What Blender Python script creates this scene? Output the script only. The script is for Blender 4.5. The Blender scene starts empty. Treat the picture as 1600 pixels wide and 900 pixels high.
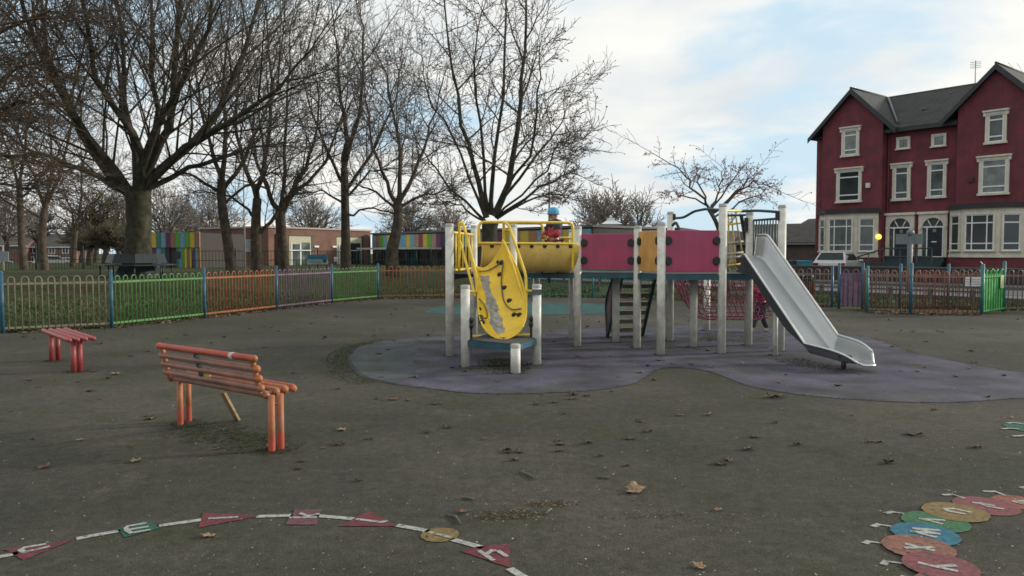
import bpy, bmesh, math, random
from mathutils import Vector, Matrix, Quaternion
random.seed(11)
S = bpy.context.scene
COL = S.collection
# ---------------- camera ----------------
F = 1200.0
PITCH = math.atan(55.0/F)
H = 1.5
cd = bpy.data.cameras.new('camera'); cam = bpy.data.objects.new('camera', cd); COL.objects.link(cam)
cam.location = (0, 0, H); cam.rotation_euler = (math.pi/2-PITCH, 0, 0)
cd.sensor_width = 36; cd.lens = F/1600*36; cd.clip_end = 5000; cd.clip_start = 0.05
S.camera = cam
S.render.resolution_x = 1024; S.render.resolution_y = 576
# ---------------- light ----------------
SUN_EL = 17; SUN_AZ = math.degrees(math.atan2(0.26, 0.95))   # measured from +X towards +Y
w = bpy.data.worlds.new('World'); S.world = w; w.use_nodes = True
nt = w.node_tree; nt.nodes.clear(); N = nt.nodes.new; L = nt.links.new
out = N('ShaderNodeOutputWorld'); bg = N('ShaderNodeBackground'); bg.inputs[1].default_value = 0.1
sky = N('ShaderNodeTexSky'); sky.sky_type = 'NISHITA'; sky.sun_disc = False
sky.sun_elevation = math.radians(SUN_EL); sky.sun_rotation = math.radians(90-SUN_AZ)
tc = N('ShaderNodeTexCoord'); sep = N('ShaderNodeSeparateXYZ'); L(tc.outputs['Generated'], sep.inputs[0])
zz = N('ShaderNodeMath'); zz.operation = 'ADD'; L(sep.outputs[2], zz.inputs[0]); zz.inputs[1].default_value = 0.17
dv = N('ShaderNodeVectorMath'); dv.operation = 'DIVIDE'; L(tc.outputs['Generated'], dv.inputs[0])
cb = N('ShaderNodeCombineXYZ'); L(zz.outputs[0], cb.inputs[0]); L(zz.outputs[0], cb.inputs[1]); cb.inputs[2].default_value = 1
L(cb.outputs[0], dv.inputs[1])
n1 = N('ShaderNodeTexNoise'); n1.inputs['Scale'].default_value = 1.15; n1.inputs['Detail'].default_value = 6; n1.inputs['Roughness'].default_value = 0.5; n1.inputs['Distortion'].default_value = 0.25
mp = N('ShaderNodeMapping'); mp.inputs['Location'].default_value = (0.2, 2.0, 0); L(dv.outputs[0], mp.inputs[0]); L(mp.outputs[0], n1.inputs['Vector'])
r1 = N('ShaderNodeValToRGB'); r1.color_ramp.elements[0].position = 0.39; r1.color_ramp.elements[1].position = 0.53; L(n1.outputs[0], r1.inputs[0])
r1.color_ramp.interpolation = 'EASE'
n2 = N('ShaderNodeTexNoise'); n2.inputs['Scale'].default_value = 1.7; n2.inputs['Detail'].default_value = 5; L(mp.outputs[0], n2.inputs['Vector'])
r2 = N('ShaderNodeValToRGB'); r2.color_ramp.elements[0].position = 0.32; r2.color_ramp.elements[1].position = 0.68
r2.color_ramp.elements[0].color = (7.6, 8.1, 8.4, 1); r2.color_ramp.elements[1].color = (10.6, 10.4, 9.7, 1); L(n2.outputs[0], r2.inputs[0])
blue = N('ShaderNodeMixRGB'); blue.blend_type = 'MIX'; blue.inputs[0].default_value = 0.88; L(sky.outputs[0], blue.inputs[1]); blue.inputs[2].default_value = (6.5, 8.5, 9.9, 1)
mx = N('ShaderNodeMixRGB'); L(r1.outputs[0], mx.inputs[0]); L(blue.outputs[0], mx.inputs[1]); L(r2.outputs[0], mx.inputs[2])
L(mx.outputs[0], bg.inputs[0]); L(bg.outputs[0], out.inputs[0])
sd = bpy.data.lights.new('sun', 'SUN'); sd.energy = 3.4; sd.angle = math.radians(6); sd.color = (1, .93, .80)
so = bpy.data.objects.new('sun', sd); COL.objects.link(so); so.location = (20, 10, 30)
sdir = Vector((math.cos(math.radians(SUN_AZ))*math.cos(math.radians(SUN_EL)), math.sin(math.radians(SUN_AZ))*math.cos(math.radians(SUN_EL)), math.sin(math.radians(SUN_EL))))
so.rotation_euler = (-sdir).to_track_quat('-Z', 'Y').to_euler()
S.view_settings.view_transform = 'Standard'; S.view_settings.look = 'None'; S.view_settings.exposure = 0.0; S.view_settings.gamma = 1
S.view_settings.use_curve_mapping = False
S.render.engine = 'CYCLES'; S.cycles.pixel_filter_type = 'BLACKMAN_HARRIS'; S.cycles.filter_width = 1.6
# ---------------- pixel rays ----------------
ca, sa = math.cos(PITCH), math.sin(PITCH)
def ray(px, py):
    x = (px-800)/F; y = (450-py)/F
    return Vector((x, ca+y*sa, -sa+y*ca))
def G(px, py, z=0.0):
    d = ray(px, py); k = (z-H)/d.z; return Vector((d.x*k, d.y*k, z))
def P(px, py, Y):
    d = ray(px, py); k = Y/d.y; return Vector((d.x*k, Y, H+d.z*k))
def smooth(a, b, x):
    t = max(0, min(1, (x-a)/(b-a))); return t*t*(3-2*t)
def terr(x, y):
    d = (x+4.3)*-.898+(y-24.7)*.44
    h = 0.5*smooth(1, 14, d)
    return h-2.6*smooth(75, 140, y)*smooth(5, -25, x)
# ---------------- materials ----------------
MATS = {}
def mat(name, col, rough=.6, metal=0.0, var=.12, scale=6.0, bump=0.0, bscale=60.0, col2=None, thr=(.45, .6), spec=.5, emit=None, coat=0):
    if name in MATS: return MATS[name]
    m = bpy.data.materials.new(name); m.use_nodes = True; t = m.node_tree; nd = t.nodes; b = nd['Principled BSDF']
    b.inputs['Roughness'].default_value = rough; b.inputs['Metallic'].default_value = metal
    b.inputs['Specular IOR Level'].default_value = spec
    if coat: b.inputs['Coat Weight'].default_value = coat
    g = nd.new('ShaderNodeNewGeometry')
    n = nd.new('ShaderNodeTexNoise'); n.inputs['Scale'].default_value = scale; n.inputs['Detail'].default_value = 6; t.links.new(g.outputs['Position'], n.inputs['Vector'])
    r = nd.new('ShaderNodeMapRange'); r.inputs[1].default_value = .3; r.inputs[2].default_value = .7; r.inputs[3].default_value = 1-var*1.5; r.inputs[4].default_value = 1+var
    t.links.new(n.outputs[0], r.inputs[0])
    mu = nd.new('ShaderNodeVectorMath'); mu.operation = 'SCALE'; t.links.new(r.outputs[0], mu.inputs['Scale'])
    if col2:
        n3 = nd.new('ShaderNodeTexNoise'); n3.inputs['Scale'].default_value = scale*.6; n3.inputs['Detail'].default_value = 8; t.links.new(g.outputs['Position'], n3.inputs['Vector'])
        mr = nd.new('ShaderNodeMapRange'); mr.inputs[1].default_value = thr[0]; mr.inputs[2].default_value = thr[1]; t.links.new(n3.outputs[0], mr.inputs[0])
        mm = nd.new('ShaderNodeMixRGB'); mm.inputs[1].default_value = (*col, 1); mm.inputs[2].default_value = (*col2, 1); t.links.new(mr.outputs[0], mm.inputs[0])
        t.links.new(mm.outputs[0], mu.inputs[0])
    else: mu.inputs[0].default_value = col
    if var >= .08:
        n5 = nd.new('ShaderNodeTexNoise'); n5.inputs['Scale'].default_value = 32; n5.inputs['Detail'].default_value = 7; n5.inputs['Roughness'].default_value = .7; t.links.new(g.outputs['Position'], n5.inputs['Vector'])
        m5 = nd.new('ShaderNodeMapRange'); m5.inputs[1].default_value = .56; m5.inputs[2].default_value = .68; m5.inputs[3].default_value = 1; m5.inputs[4].default_value = .70; t.links.new(n5.outputs[0], m5.inputs[0])
        mpp = nd.new('ShaderNodeMapping'); mpp.inputs['Scale'].default_value = (9, 9, .7); t.links.new(g.outputs['Position'], mpp.inputs[0])
        n6 = nd.new('ShaderNodeTexNoise'); n6.inputs['Scale'].default_value = 1; n6.inputs['Detail'].default_value = 5; t.links.new(mpp.outputs[0], n6.inputs['Vector'])
        m6 = nd.new('ShaderNodeMapRange'); m6.inputs[1].default_value = .35; m6.inputs[2].default_value = .65; m6.inputs[3].default_value = .92; m6.inputs[4].default_value = 1.04; t.links.new(n6.outputs[0], m6.inputs[0])
        pm = nd.new('ShaderNodeMath'); pm.operation = 'MULTIPLY'; t.links.new(m5.outputs[0], pm.inputs[0]); t.links.new(m6.outputs[0], pm.inputs[1])
        mu2 = nd.new('ShaderNodeVectorMath'); mu2.operation = 'SCALE'; t.links.new(mu.outputs[0], mu2.inputs[0]); t.links.new(pm.outputs[0], mu2.inputs['Scale']); mu = mu2
    t.links.new(mu.outputs[0], b.inputs['Base Color'])
    rr = nd.new('ShaderNodeMapRange'); rr.inputs[1].default_value = .3; rr.inputs[2].default_value = .7; rr.inputs[3].default_value = max(0, rough-.1); rr.inputs[4].default_value = min(1, rough+.1)
    t.links.new(n.outputs[0], rr.inputs[0]); t.links.new(rr.outputs[0], b.inputs['Roughness'])
    if bump:
        n4 = nd.new('ShaderNodeTexNoise'); n4.inputs['Scale'].default_value = bscale; n4.inputs['Detail'].default_value = 5; t.links.new(g.outputs['Position'], n4.inputs['Vector'])
        bm_ = nd.new('ShaderNodeBump'); bm_.inputs['Strength'].default_value = bump; bm_.inputs['Distance'].default_value = .02; t.links.new(n4.outputs[0], bm_.inputs['Height']); t.links.new(bm_.outputs[0], b.inputs['Normal'])
    if emit:
        b.inputs['Emission Color'].default_value = (*emit[0], 1); b.inputs['Emission Strength'].default_value = emit[1]
    MATS[name] = m; return m
def brickmat(name, c1, c2, mortar, bw=.225, bh=.075, ms=.010, rough=.85):
    if name in MATS: return MATS[name]
    m = bpy.data.materials.new(name); m.use_nodes = True; t = m.node_tree; nd = t.nodes; b = nd['Principled BSDF']; b.inputs['Roughness'].default_value = rough
    uv = nd.new('ShaderNodeUVMap'); br = nd.new('ShaderNodeTexBrick'); t.links.new(uv.outputs[0], br.inputs['Vector'])
    br.inputs['Color1'].default_value = (*c1, 1); br.inputs['Color2'].default_value = (*c2, 1); br.inputs['Mortar'].default_value = (*mortar, 1)
    br.inputs['Scale'].default_value = 1; br.inputs['Brick Width'].default_value = bw; br.inputs['Row Height'].default_value = bh; br.inputs['Mortar Size'].default_value = ms
    g = nd.new('ShaderNodeNewGeometry'); n = nd.new('ShaderNodeTexNoise'); n.inputs['Scale'].default_value = 1.3; n.inputs['Detail'].default_value = 7; t.links.new(g.outputs['Position'], n.inputs['Vector'])
    r = nd.new('ShaderNodeMapRange'); r.inputs[1].default_value = .3; r.inputs[2].default_value = .7; r.inputs[3].default_value = .72; r.inputs[4].default_value = 1.15; t.links.new(n.outputs[0], r.inputs[0])
    mu = nd.new('ShaderNodeVectorMath'); mu.operation = 'SCALE'; t.links.new(r.outputs[0], mu.inputs['Scale']); t.links.new(br.outputs[0], mu.inputs[0]); t.links.new(mu.outputs[0], b.inputs['Base Color'])
    bp = nd.new('ShaderNodeBump'); bp.inputs['Strength'].default_value = .35; bp.inputs['Distance'].default_value = .01; t.links.new(br.outputs[1], bp.inputs['Height']); bp.invert = True; t.links.new(bp.outputs[0], b.inputs['Normal'])
    MATS[name] = m; return m
# ---------------- object helpers ----------------
def tag(o, label=None, cat=None, group=None, kind=None):
    if label: o['label'] = label
    if cat: o['category'] = cat
    if group: o['group'] = group
    if kind: o['kind'] = kind
    return o
def thing(name, loc, label, cat, group=None):
    o = bpy.data.objects.new(name, None); COL.objects.link(o); o.location = loc; o.empty_display_size = .2
    return tag(o, label, cat, group)
def wloc(o):
    p = Vector((0, 0, 0))
    while o: p += o.location; o = o.parent
    return p
class MB:
    def __init__(s): s.v = []; s.f = []; s.m = []; s.s = []
    def add(s, vs, fs, mi=0, sm=False):
        o = len(s.v); s.v += [tuple(p) for p in vs]
        for f in fs: s.f.append([i+o for i in f]); s.m.append(mi); s.s.append(sm)
        return s
    def obox(s, o, a, b, c, mi=0):
        o, a, b, c = map(Vector, (o, a, b, c))
        if a.cross(b).dot(c) < 0: o = o+a; a = -a
        vs = [o, o+a, o+a+b, o+b, o+c, o+a+c, o+a+b+c, o+b+c]
        return s.add(vs, [(0, 3, 2, 1), (4, 5, 6, 7), (0, 1, 5, 4), (1, 2, 6, 5), (2, 3, 7, 6), (3, 0, 4, 7)], mi)
    def box(s, c, d, rz=0, mi=0):
        a = Vector((math.cos(rz), math.sin(rz), 0)); b = Vector((-a.y, a.x, 0)); c = Vector(c)
        return s.obox(c-a*d[0]/2-b*d[1]/2-Vector((0, 0, d[2]/2)), a*d[0], b*d[1], (0, 0, d[2]), mi)
    def tube(s, pts, r, n=8, mi=0, closed=False, cap=True, round_=False):
        pts = [Vector(p) for p in pts]; k = len(pts)
        rs = list(r) if isinstance(r, (list, tuple)) else [r]*k
        if round_ and not closed:
            d0 = (pts[0]-pts[1]).normalized(); d1 = (pts[-1]-pts[-2]).normalized(); r0, r1_ = rs[0], rs[-1]
            pts = [pts[0]+d0*r0*.95, pts[0]+d0*r0*.6]+pts+[pts[-1]+d1*r1_*.6, pts[-1]+d1*r1_*.95]
            rs = [r0*.3, r0*.8]+rs+[r1_*.8, r1_*.3]; k = len(pts)
        vs = []; u = None
        for i in range(k):
            if closed: t = (pts[(i+1) % k]-pts[i-1])
            else: t = pts[min(i+1, k-1)]-pts[max(i-1, 0)]
            if t.length < 1e-9: t = Vector((0, 0, 1))
            t.normalize()
            if u is None: u = t.orthogonal().normalized()
            else:
                u = (u-t*u.dot(t))
                u = u.normalized() if u.length > 1e-6 else t.orthogonal().normalized()
            w_ = t.cross(u)
            for j in range(n):
                a = 2*math.pi*j/n; vs.append(pts[i]+(u*math.cos(a)+w_*math.sin(a))*rs[i])
        fs = []
        for i in range(k if closed else k-1):
            i2 = (i+1) % k
            for j in range(n): j2 = (j+1) % n; fs.append((i*n+j, i*n+j2, i2*n+j2, i2*n+j))
        s.add(vs, fs, mi, True)
        if cap and not closed:
            o = len(s.v)-len(vs)
            s.f.append([o+j for j in reversed(range(n))]); s.m.append(mi); s.s.append(False)
            s.f.append([o+(k-1)*n+j for j in range(n)]); s.m.append(mi); s.s.append(False)
        return s
    def prism(s, poly, vec, mi=0):
        poly = [Vector(p) for p in poly]; n = len(poly); vec = Vector(vec)
        nrm = Vector((0, 0, 0))
        for i in range(n): nrm += poly[i].cross(poly[(i+1) % n])
        if nrm.dot(vec) < 0: poly = poly[::-1]
        vs = poly+[p+vec for p in poly]
        return s.add(vs, [tuple(reversed(range(n))), tuple(range(n, 2*n))]+[(i, (i+1) % n, (i+1) % n+n, i+n) for i in range(n)], mi)
    def grid(s, fn, nu, nv, mi=0, sm=True):
        vs = [fn(i/nu, j/nv) for j in range(nv+1) for i in range(nu+1)]
        return s.add(vs, [(j*(nu+1)+i, j*(nu+1)+i+1, (j+1)*(nu+1)+i+1, (j+1)*(nu+1)+i) for j in range(nv) for i in range(nu)], mi, sm)
    def ball(s, c, r, mi=0, nu=12, nv=8, sc=(1, 1, 1)):
        c = Vector(c)
        def fn(u, v):
            a = 2*math.pi*u; b = -math.pi/2+math.pi*v
            return c+Vector((math.cos(a)*math.cos(b)*r*sc[0], math.sin(a)*math.cos(b)*r*sc[1], math.sin(b)*r*sc[2]))
        return s.grid(fn, nu, nv, mi)
    def lathe(s, c, prof, n=20, mi=0):
        c = Vector(c); k = len(prof)
        vs = [c+Vector((r*math.cos(2*math.pi*j/n), r*math.sin(2*math.pi*j/n), z)) for r, z in prof for j in range(n)]
        s.add(vs, [(i*n+j, i*n+(j+1) % n, (i+1)*n+(j+1) % n, (i+1)*n+j) for i in range(k-1) for j in range(n)], mi, True)
        return s
    def build(s, name, mats, parent=None, origin=None, bevel=0, uv=False, solid=0, label=None):
        if not isinstance(mats, (list, tuple)): mats = [mats]
        if parent is not None: o0 = wloc(parent)
        elif origin is not None: o0 = Vector(origin)
        else:
            xs = [p[0] for p in s.v]; ys = [p[1] for p in s.v]; o0 = Vector(((min(xs)+max(xs))/2, (min(ys)+max(ys))/2, min(p[2] for p in s.v)))
        me = bpy.data.meshes.new(name)
        me.from_pydata([(p[0]-o0.x, p[1]-o0.y, p[2]-o0.z) for p in s.v], [], s.f)
        for m in mats: me.materials.append(m)
        me.polygons.foreach_set('material_index', s.m); me.polygons.foreach_set('use_smooth', s.s)
        me.update()
        if uv:
            l = me.uv_layers.new(name='UVMap')
            for p in me.polygons:
                n = p.normal
                if abs(n.z) > .98: a, b = Vector((1, 0, 0)), Vector((0, 1, 0))
                else: a = Vector((-n.y, n.x, 0)).normalized(); b = n.cross(a)
                for li in p.loop_indices:
                    c = me.vertices[me.loops[li].vertex_index].co+o0; l.data[li].uv = (c.dot(a), c.dot(b))
        ob = bpy.data.objects.new(name, me); COL.objects.link(ob)
        if parent is not None: ob.parent = parent
        else: ob.location = o0
        if bevel:
            bv = ob.modifiers.new('b', 'BEVEL'); bv.width = bevel; bv.segments = 2; bv.limit_method = 'ANGLE'
        if solid:
            so_ = ob.modifiers.new('s', 'SOLIDIFY'); so_.thickness = solid; so_.offset = 0
        if label: ob['label'] = label
        return ob
def copy_tree(o, parent=None, loc=None):
    c = o.copy(); COL.objects.link(c)
    if parent is not None: c.parent = parent
    if loc is not None: c.location = loc
    for ch in list(o.children): copy_tree(ch, c)
    return c
class WF:   # a wall frame between two plan points; off>0 is outwards (to the right-hand side walking a->b is -off)
    def __init__(s, a, b, out, z0=0):
        s.a = Vector((a[0], a[1], 0)); d = Vector((b[0]-a[0], b[1]-a[1], 0)); s.L = d.length; s.d = d.normalized()
        n = Vector((s.d.y, -s.d.x, 0)); s.n = n if n.dot(Vector((out[0], out[1], 0))) > 0 else -n; s.z0 = z0
    def p(s, u, z, o=0): q = s.a+s.d*u+s.n*o; return Vector((q.x, q.y, s.z0+z))
    def box(s, mb, u0, u1, z0, z1, o0, o1, mi=0): return mb.obox(s.p(u0, z0, o0), s.d*(u1-u0), s.n*(o1-o0), (0, 0, z1-z0), mi)
    def upx(s, px, off=0):
        a = s.a+s.n*off; k = (px-800)/F   # ignores pitch (small)
        return (k*a.y-a.x)/(s.d.x-k*s.d.y)
    def z_at(s, u, py, off=0):
        q = s.a+s.d*u+s.n*off; return P(800+F*q.x/q.y, py, q.y).z-s.z0
# ======================= GROUND =======================
def groundmat():
    m = bpy.data.materials.new('asphalt_moss'); m.use_nodes = True; t = m.node_tree; nd = t.nodes; lk = t.links.new; b = nd['Principled BSDF']
    g = nd.new('ShaderNodeNewGeometry')
    def noise(s, d=8, r=.6):
        n = nd.new('ShaderNodeTexNoise'); n.inputs['Scale'].default_value = s; n.inputs['Detail'].default_value = d; n.inputs['Roughness'].default_value = r; lk(g.outputs['Position'], n.inputs['Vector']); return n
    def rng(n, a, c, lo=0, hi=1):
        r = nd.new('ShaderNodeMapRange'); r.inputs[1].default_value = a; r.inputs[2].default_value = c; r.inputs[3].default_value = lo; r.inputs[4].default_value = hi; lk(n.outputs[0], r.inputs[0]); return r
    def mixc(f, a, c, fac=None):
        x = nd.new('ShaderNodeMixRGB')
        if f is not None: lk(f.outputs[0], x.inputs[0])
        else: x.inputs[0].default_value = fac
        for i, q in ((1, a), (2, c)):
            if isinstance(q, tuple): x.inputs[i].default_value = (*q, 1)
            else: lk(q.outputs[0], x.inputs[i])
        return x
    base = mixc(rng(noise(.33, 6), .38, .62), (.046, .046, .037), (.080, .073, .060))
    moss = mixc(rng(noise(.9, 9, .7), .50, .68), base, (.048, .052, .030))
    moss2 = mixc(rng(noise(3.1, 9, .75), .58, .72), moss, (.040, .050, .024))
    pale0 = mixc(rng(noise(1.7, 8, .7), .58, .72), moss2, (.090, .082, .068)); pale1 = mixc(rng(noise(.55, 9, .75), .56, .66), pale0, (.040, .041, .032)); mot = mixc(rng(noise(11, 8, .8), .36, .64), (.72, .72, .72), (1.25, 1.24, 1.2)); pale = nd.new('ShaderNodeMixRGB'); pale.blend_type = 'MULTIPLY'; pale.inputs[0].default_value = 1; lk(pale1.outputs[0], pale.inputs[1]); lk(mot.outputs[0], pale.inputs[2])
    grit = mixc(rng(noise(170, 3, .6), .35, .68, .0, 1), (.5, .5, .5), (1.6, 1.58, 1.52))
    mul = nd.new('ShaderNodeMixRGB'); mul.blend_type = 'MULTIPLY'; mul.inputs[0].default_value = .85; lk(pale.outputs[0], mul.inputs[1]); lk(grit.outputs[0], mul.inputs[2])
    v = nd.new('ShaderNodeTexVoronoi'); v.inputs['Scale'].default_value = 95; lk(g.outputs['Position'], v.inputs['Vector'])
    vr = nd.new('ShaderNodeMapRange'); vr.inputs[1].default_value = .10; vr.inputs[2].default_value = .16; vr.inputs[3].default_value = 1; vr.inputs[4].default_value = 0; lk(v.outputs['Distance'], vr.inputs[0])
    vn = rng(noise(23, 2), .60, .66); vm = nd.new('ShaderNodeMath'); vm.operation = 'MULTIPLY'; lk(vr.outputs[0], vm.inputs[0]); lk(vn.outputs[0], vm.inputs[1])
    fin = mixc(vm, mul, (.17, .16, .145))
    lk(fin.outputs[0], b.inputs['Base Color']); b.inputs['Roughness'].default_value = .9; b.inputs['Specular IOR Level'].default_value = .18
    bp = nd.new('ShaderNodeBump'); bp.inputs['Strength'].default_value = .7; bp.inputs['Distance'].default_value = .012
    lk(noise(120, 6, .7).outputs[0], bp.inputs['Height']); lk(bp.outputs[0], b.inputs['Normal'])
    return m
M_asph = groundmat()
M_grass = mat('grass_leaf_ground', (.045, .068, .022), .95, var=.4, scale=2.5, bump=1, bscale=30, col2=(.075, .052, .030), thr=(.47, .6), spec=.1)
M_rub = mat('purple_rubber', (.087, .083, .111), .9, var=.35, scale=1.6, bump=.5, bscale=140, col2=(.066, .067, .064), thr=(.48, .66), spec=.2)
M_rubg = mat('greened_rubber', (.072, .082, .076), .9, var=.25, scale=2.2, bump=.5, bscale=140, col2=(.085, .085, .10), thr=(.4, .65), spec=.2)
M_teal = mat('teal_rubber', (.035, .105, .10), .9, var=.25, scale=3, bump=.4, bscale=120, col2=(.05, .08, .07), thr=(.5, .75), spec=.2)
M_road = mat('road_asphalt', (.06, .06, .062), .85, var=.2, scale=.6, bump=.3)
M_pave = mat('pavement', (.095, .092, .088), .85, var=.2, scale=1.5)
M_moss_shade = mat('moss', (.040, .052, .018), 1, var=.3, scale=12, col2=(.062, .060, .040), spec=.1)
# terrain sheet
mb = MB()
xs = [-1500, -600, -250, -140]+[-100+4*i for i in range(51)]+[140, 250, 600, 1500]
ys = [-60, -20]+[-4+4*i for i in range(42)]+[190, 260, 500, 1200, 2600]
vs = [(x, y, terr(x, y)-0.004) for y in ys for x in xs]; nx = len(xs)
mb.add(vs, [(j*nx+i, j*nx+i+1, (j+1)*nx+i+1, (j+1)*nx+i) for j in range(len(ys)-1) for i in range(nx-1)], 0, True)
tag(mb.build('ground', M_grass, origin=(0, 0, 0)), kind='structure')
# playground tarmac, bounded by the fence
FL = [(-13.5, 10.2), (-9.45, 14.2), (-7.97, 15.25), (-7.06, 17.6), (-6.2, 20.2), (-5.35, 22.8), (-4.35, 24.9)]
FB = [(-2.15, 25.6), (.3, 26.1), (2.7, 25.7), (5.0, 24.4), (7.1, 22.4), (8.72, 20.9)]
FR = [(8.72, 20.9), (8.87, 19.15), (9.75, 18.75), (11.28, 18.4)]
FR2 = [(12.5, 19.5), (15.2, 19.4), (18.0, 19.3)]
poly = [(-30, -15)]+[(-30, 6)]+FL+FB+FR[1:]+FR2+[(30, 19), (30, -15)]
poly = [Vector((x, y, .004)) for x, y in poly]
def tri_sheet(pts, z, seg=None):
    import mathutils.geometry as mg
    return pts, mg.tessellate_polygon([[Vector((p[0], p[1], 0)) for p in pts]])
def sheet(pts, z, mb, mi=0, thick=0):
    pts = [Vector((p[0], p[1], z)) for p in pts]
    ar = sum(pts[i].x*pts[(i+1) % len(pts)].y-pts[(i+1) % len(pts)].x*pts[i].y for i in range(len(pts)))
    if ar < 0: pts = pts[::-1]
    mb.add(pts, [tuple(range(len(pts)))], mi)
mb = MB(); sheet(poly, .004, mb); tag(mb.build('playground_surface', M_asph, origin=(0, 0, 0)), kind='structure')
def smoothpoly(pts, it=2, jit=.0):
    for _ in range(it):
        q = []
        for i in range(len(pts)):
            a = pts[i]; b = pts[(i+1) % len(pts)]; q += [a*.75+b*.25, a*.25+b*.75]
        pts = q
    if jit: pts = [p+Vector((random.uniform(-jit, jit), random.uniform(-jit, jit), 0)) for p in pts]
    return pts
rub = [(541, 565), (548, 545), (591, 533), (640, 529), (696, 525), (850, 517), (960, 512), (1068, 509), (1180, 511), (1300, 519), (1372, 530), (1425, 552), (1523, 572), (1600, 584), (1700, 590), (1760, 604), (1700, 618), (1600, 622), (1495, 631), (1390, 629), (1285, 622), (1215, 613), (1162, 603), (1130, 588), (1095, 578), (1060, 574), (1025, 577), (1012, 588), (995, 599), (955, 609), (850, 616), (745, 617), (680, 609), (605, 600), (560, 590)]
mb = MB(); rp = smoothpoly([G(*p) for p in rub], 3, .010); sheet(rp, .008, mb); tag(mb.build('rubber_safety_surface', M_rub, origin=(0, 0, 0)), kind='structure')
# weathered green end of the pad
mb = MB(); sheet(smoothpoly([G(*p) for p in [(545, 562), (553, 547), (591, 535), (640, 532), (655, 545), (640, 560), (655, 578), (625, 600), (605, 598), (563, 588)]], 2, .02), .0115, mb)
tag(mb.build('weathered_rubber_patch', M_rubg, origin=(0, 0, 0)), kind='structure')
mb = MB(); sheet(smoothpoly([G(*p) for p in [(655, 489), (690, 478), (740, 475), (850, 473), (950, 475), (985, 481), (960, 489), (880, 492), (760, 492), (690, 492)]], 2), .008, mb)
tag(mb.build('teal_rubber_patch', M_teal, origin=(0, 0, 0)), kind='structure')
# moss, and the slide's painted shadow, as tiny tufts (uncountable)
PB_ = []
def moss_shade_area(name, pxpoly, n, seed, label=None):
    rd = random.Random(seed); m = MB(); pts = [G(*p) for p in pxpoly]
    x0 = min(p.x for p in pts); x1 = max(p.x for p in pts); y0 = min(p.y for p in pts); y1 = max(p.y for p in pts)
    def inside(x, y):
        c = False
        for i in range(len(pts)):
            a = pts[i]; b = pts[i-1]
            if (a.y > y) != (b.y > y) and x < (b.x-a.x)*(y-a.y)/(b.y-a.y)+a.x: c = not c
        return c
    k = 0
    while k < n:
        x = rd.uniform(x0, x1); y = rd.uniform(y0, y1)
        if not inside(x+rd.gauss(0, .10), y+rd.gauss(0, .10)): k += .3; continue
        k += 1; a = rd.uniform(0, 6.28); s = rd.uniform(.006, .017); h = rd.uniform(.001, .005)
        m.add([(x+s*math.cos(a), y+s*math.sin(a), .009), (x+s*math.cos(a+2.1), y+s*math.sin(a+2.1), .009), (x+s*math.cos(a+4.2), y+s*math.sin(a+4.2), .009), (x, y, .009+h)], [(0, 1, 3), (1, 2, 3), (2, 0, 3)])
    tag(m.build(name, M_moss_shade, origin=(0, 0, 0)), label, 'moss', kind='stuff')
moss_shade_area('moss', [(262, 672), (300, 660), (370, 668), (440, 690), (470, 705), (420, 712), (330, 694)], 1900, 1, 'dark green moss on the tarmac beneath the orange bench')
moss_shade_area('moss', [(516, 560), (524, 548), (560, 538), (600, 530), (596, 536), (552, 546), (541, 562), (545, 590), (590, 598), (575, 601), (528, 590)], 6000, 2, 'green moss along the left rim of the purple rubber')
moss_shade_area('moss', [(745, 575), (760, 562), (800, 560), (830, 578), (815, 586), (770, 583)], 2200, 3, 'green moss under the low yellow ramp platform')
moss_shade_area('moss', [(1090, 525), (1120, 518), (1180, 519), (1215, 527), (1170, 536), (1110, 533)], 1500, 4, 'moss on the purple rubber under the rope net')
moss_shade_area('moss', [(1200, 561), (1245, 560), (1325, 577), (1345, 582), (1300, 583)], 1200, 5, 'dark streak painted on the rubber as the shadow of the steel slide')  # cast shadow of the slide laid on the rubber as dark flecks
for k_, (px, py) in enumerate([(703, 556), (727, 574), (838, 570), (805, 584), (902, 542), (995, 544), (1032, 555), (1127, 553), (962, 535), (1046, 533), (1083, 543), (1104, 517), (1169, 540), (1219, 549), (1211, 556), (282, 664), (295, 659), (425, 706), (439, 703), (81, 565), (115, 582), (125, 581)]):
    PB_.append((px, py))
m = MB(); rd = random.Random(6)
for px, py in PB_:
    g = G(px, py)
    for _ in range(240):
        a = rd.uniform(0, 6.283); r = .055+abs(rd.gauss(0, .035)); s = rd.uniform(.003, .009); x, y = g.x+r*math.cos(a), g.y+r*math.sin(a)
        m.add([(x+s*math.cos(a+i*2.1), y+s*math.sin(a+i*2.1), .012+(.004 if i == 1 else 0)) for i in range(3)], [(0, 1, 2)])
for i in range(len(rp)):
    a_, b_ = rp[i], rp[(i+1) % len(rp)]; l_ = (b_-a_).length
    for _ in range(int(l_*rd.choice([30, 90, 160]))):
        q = a_.lerp(b_, rd.random())+Vector((rd.gauss(0, .03), rd.gauss(0, .03), 0)); s = rd.uniform(.004, .013); a = rd.uniform(0, 6)
        m.add([(q.x+s*math.cos(a+i_*2.1), q.y+s*math.sin(a+i_*2.1), .0125+(.004 if i_ == 1 else 0)) for i_ in range(3)], [(0, 1, 2)])
tag(m.build('dirt', mat('damp_dirt', (.036, .036, .020), 1, var=.4, scale=30), origin=(0, 0, 0)), 'damp dirt and moss gathered round the feet of posts and benches', 'dirt', kind='stuff')
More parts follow.
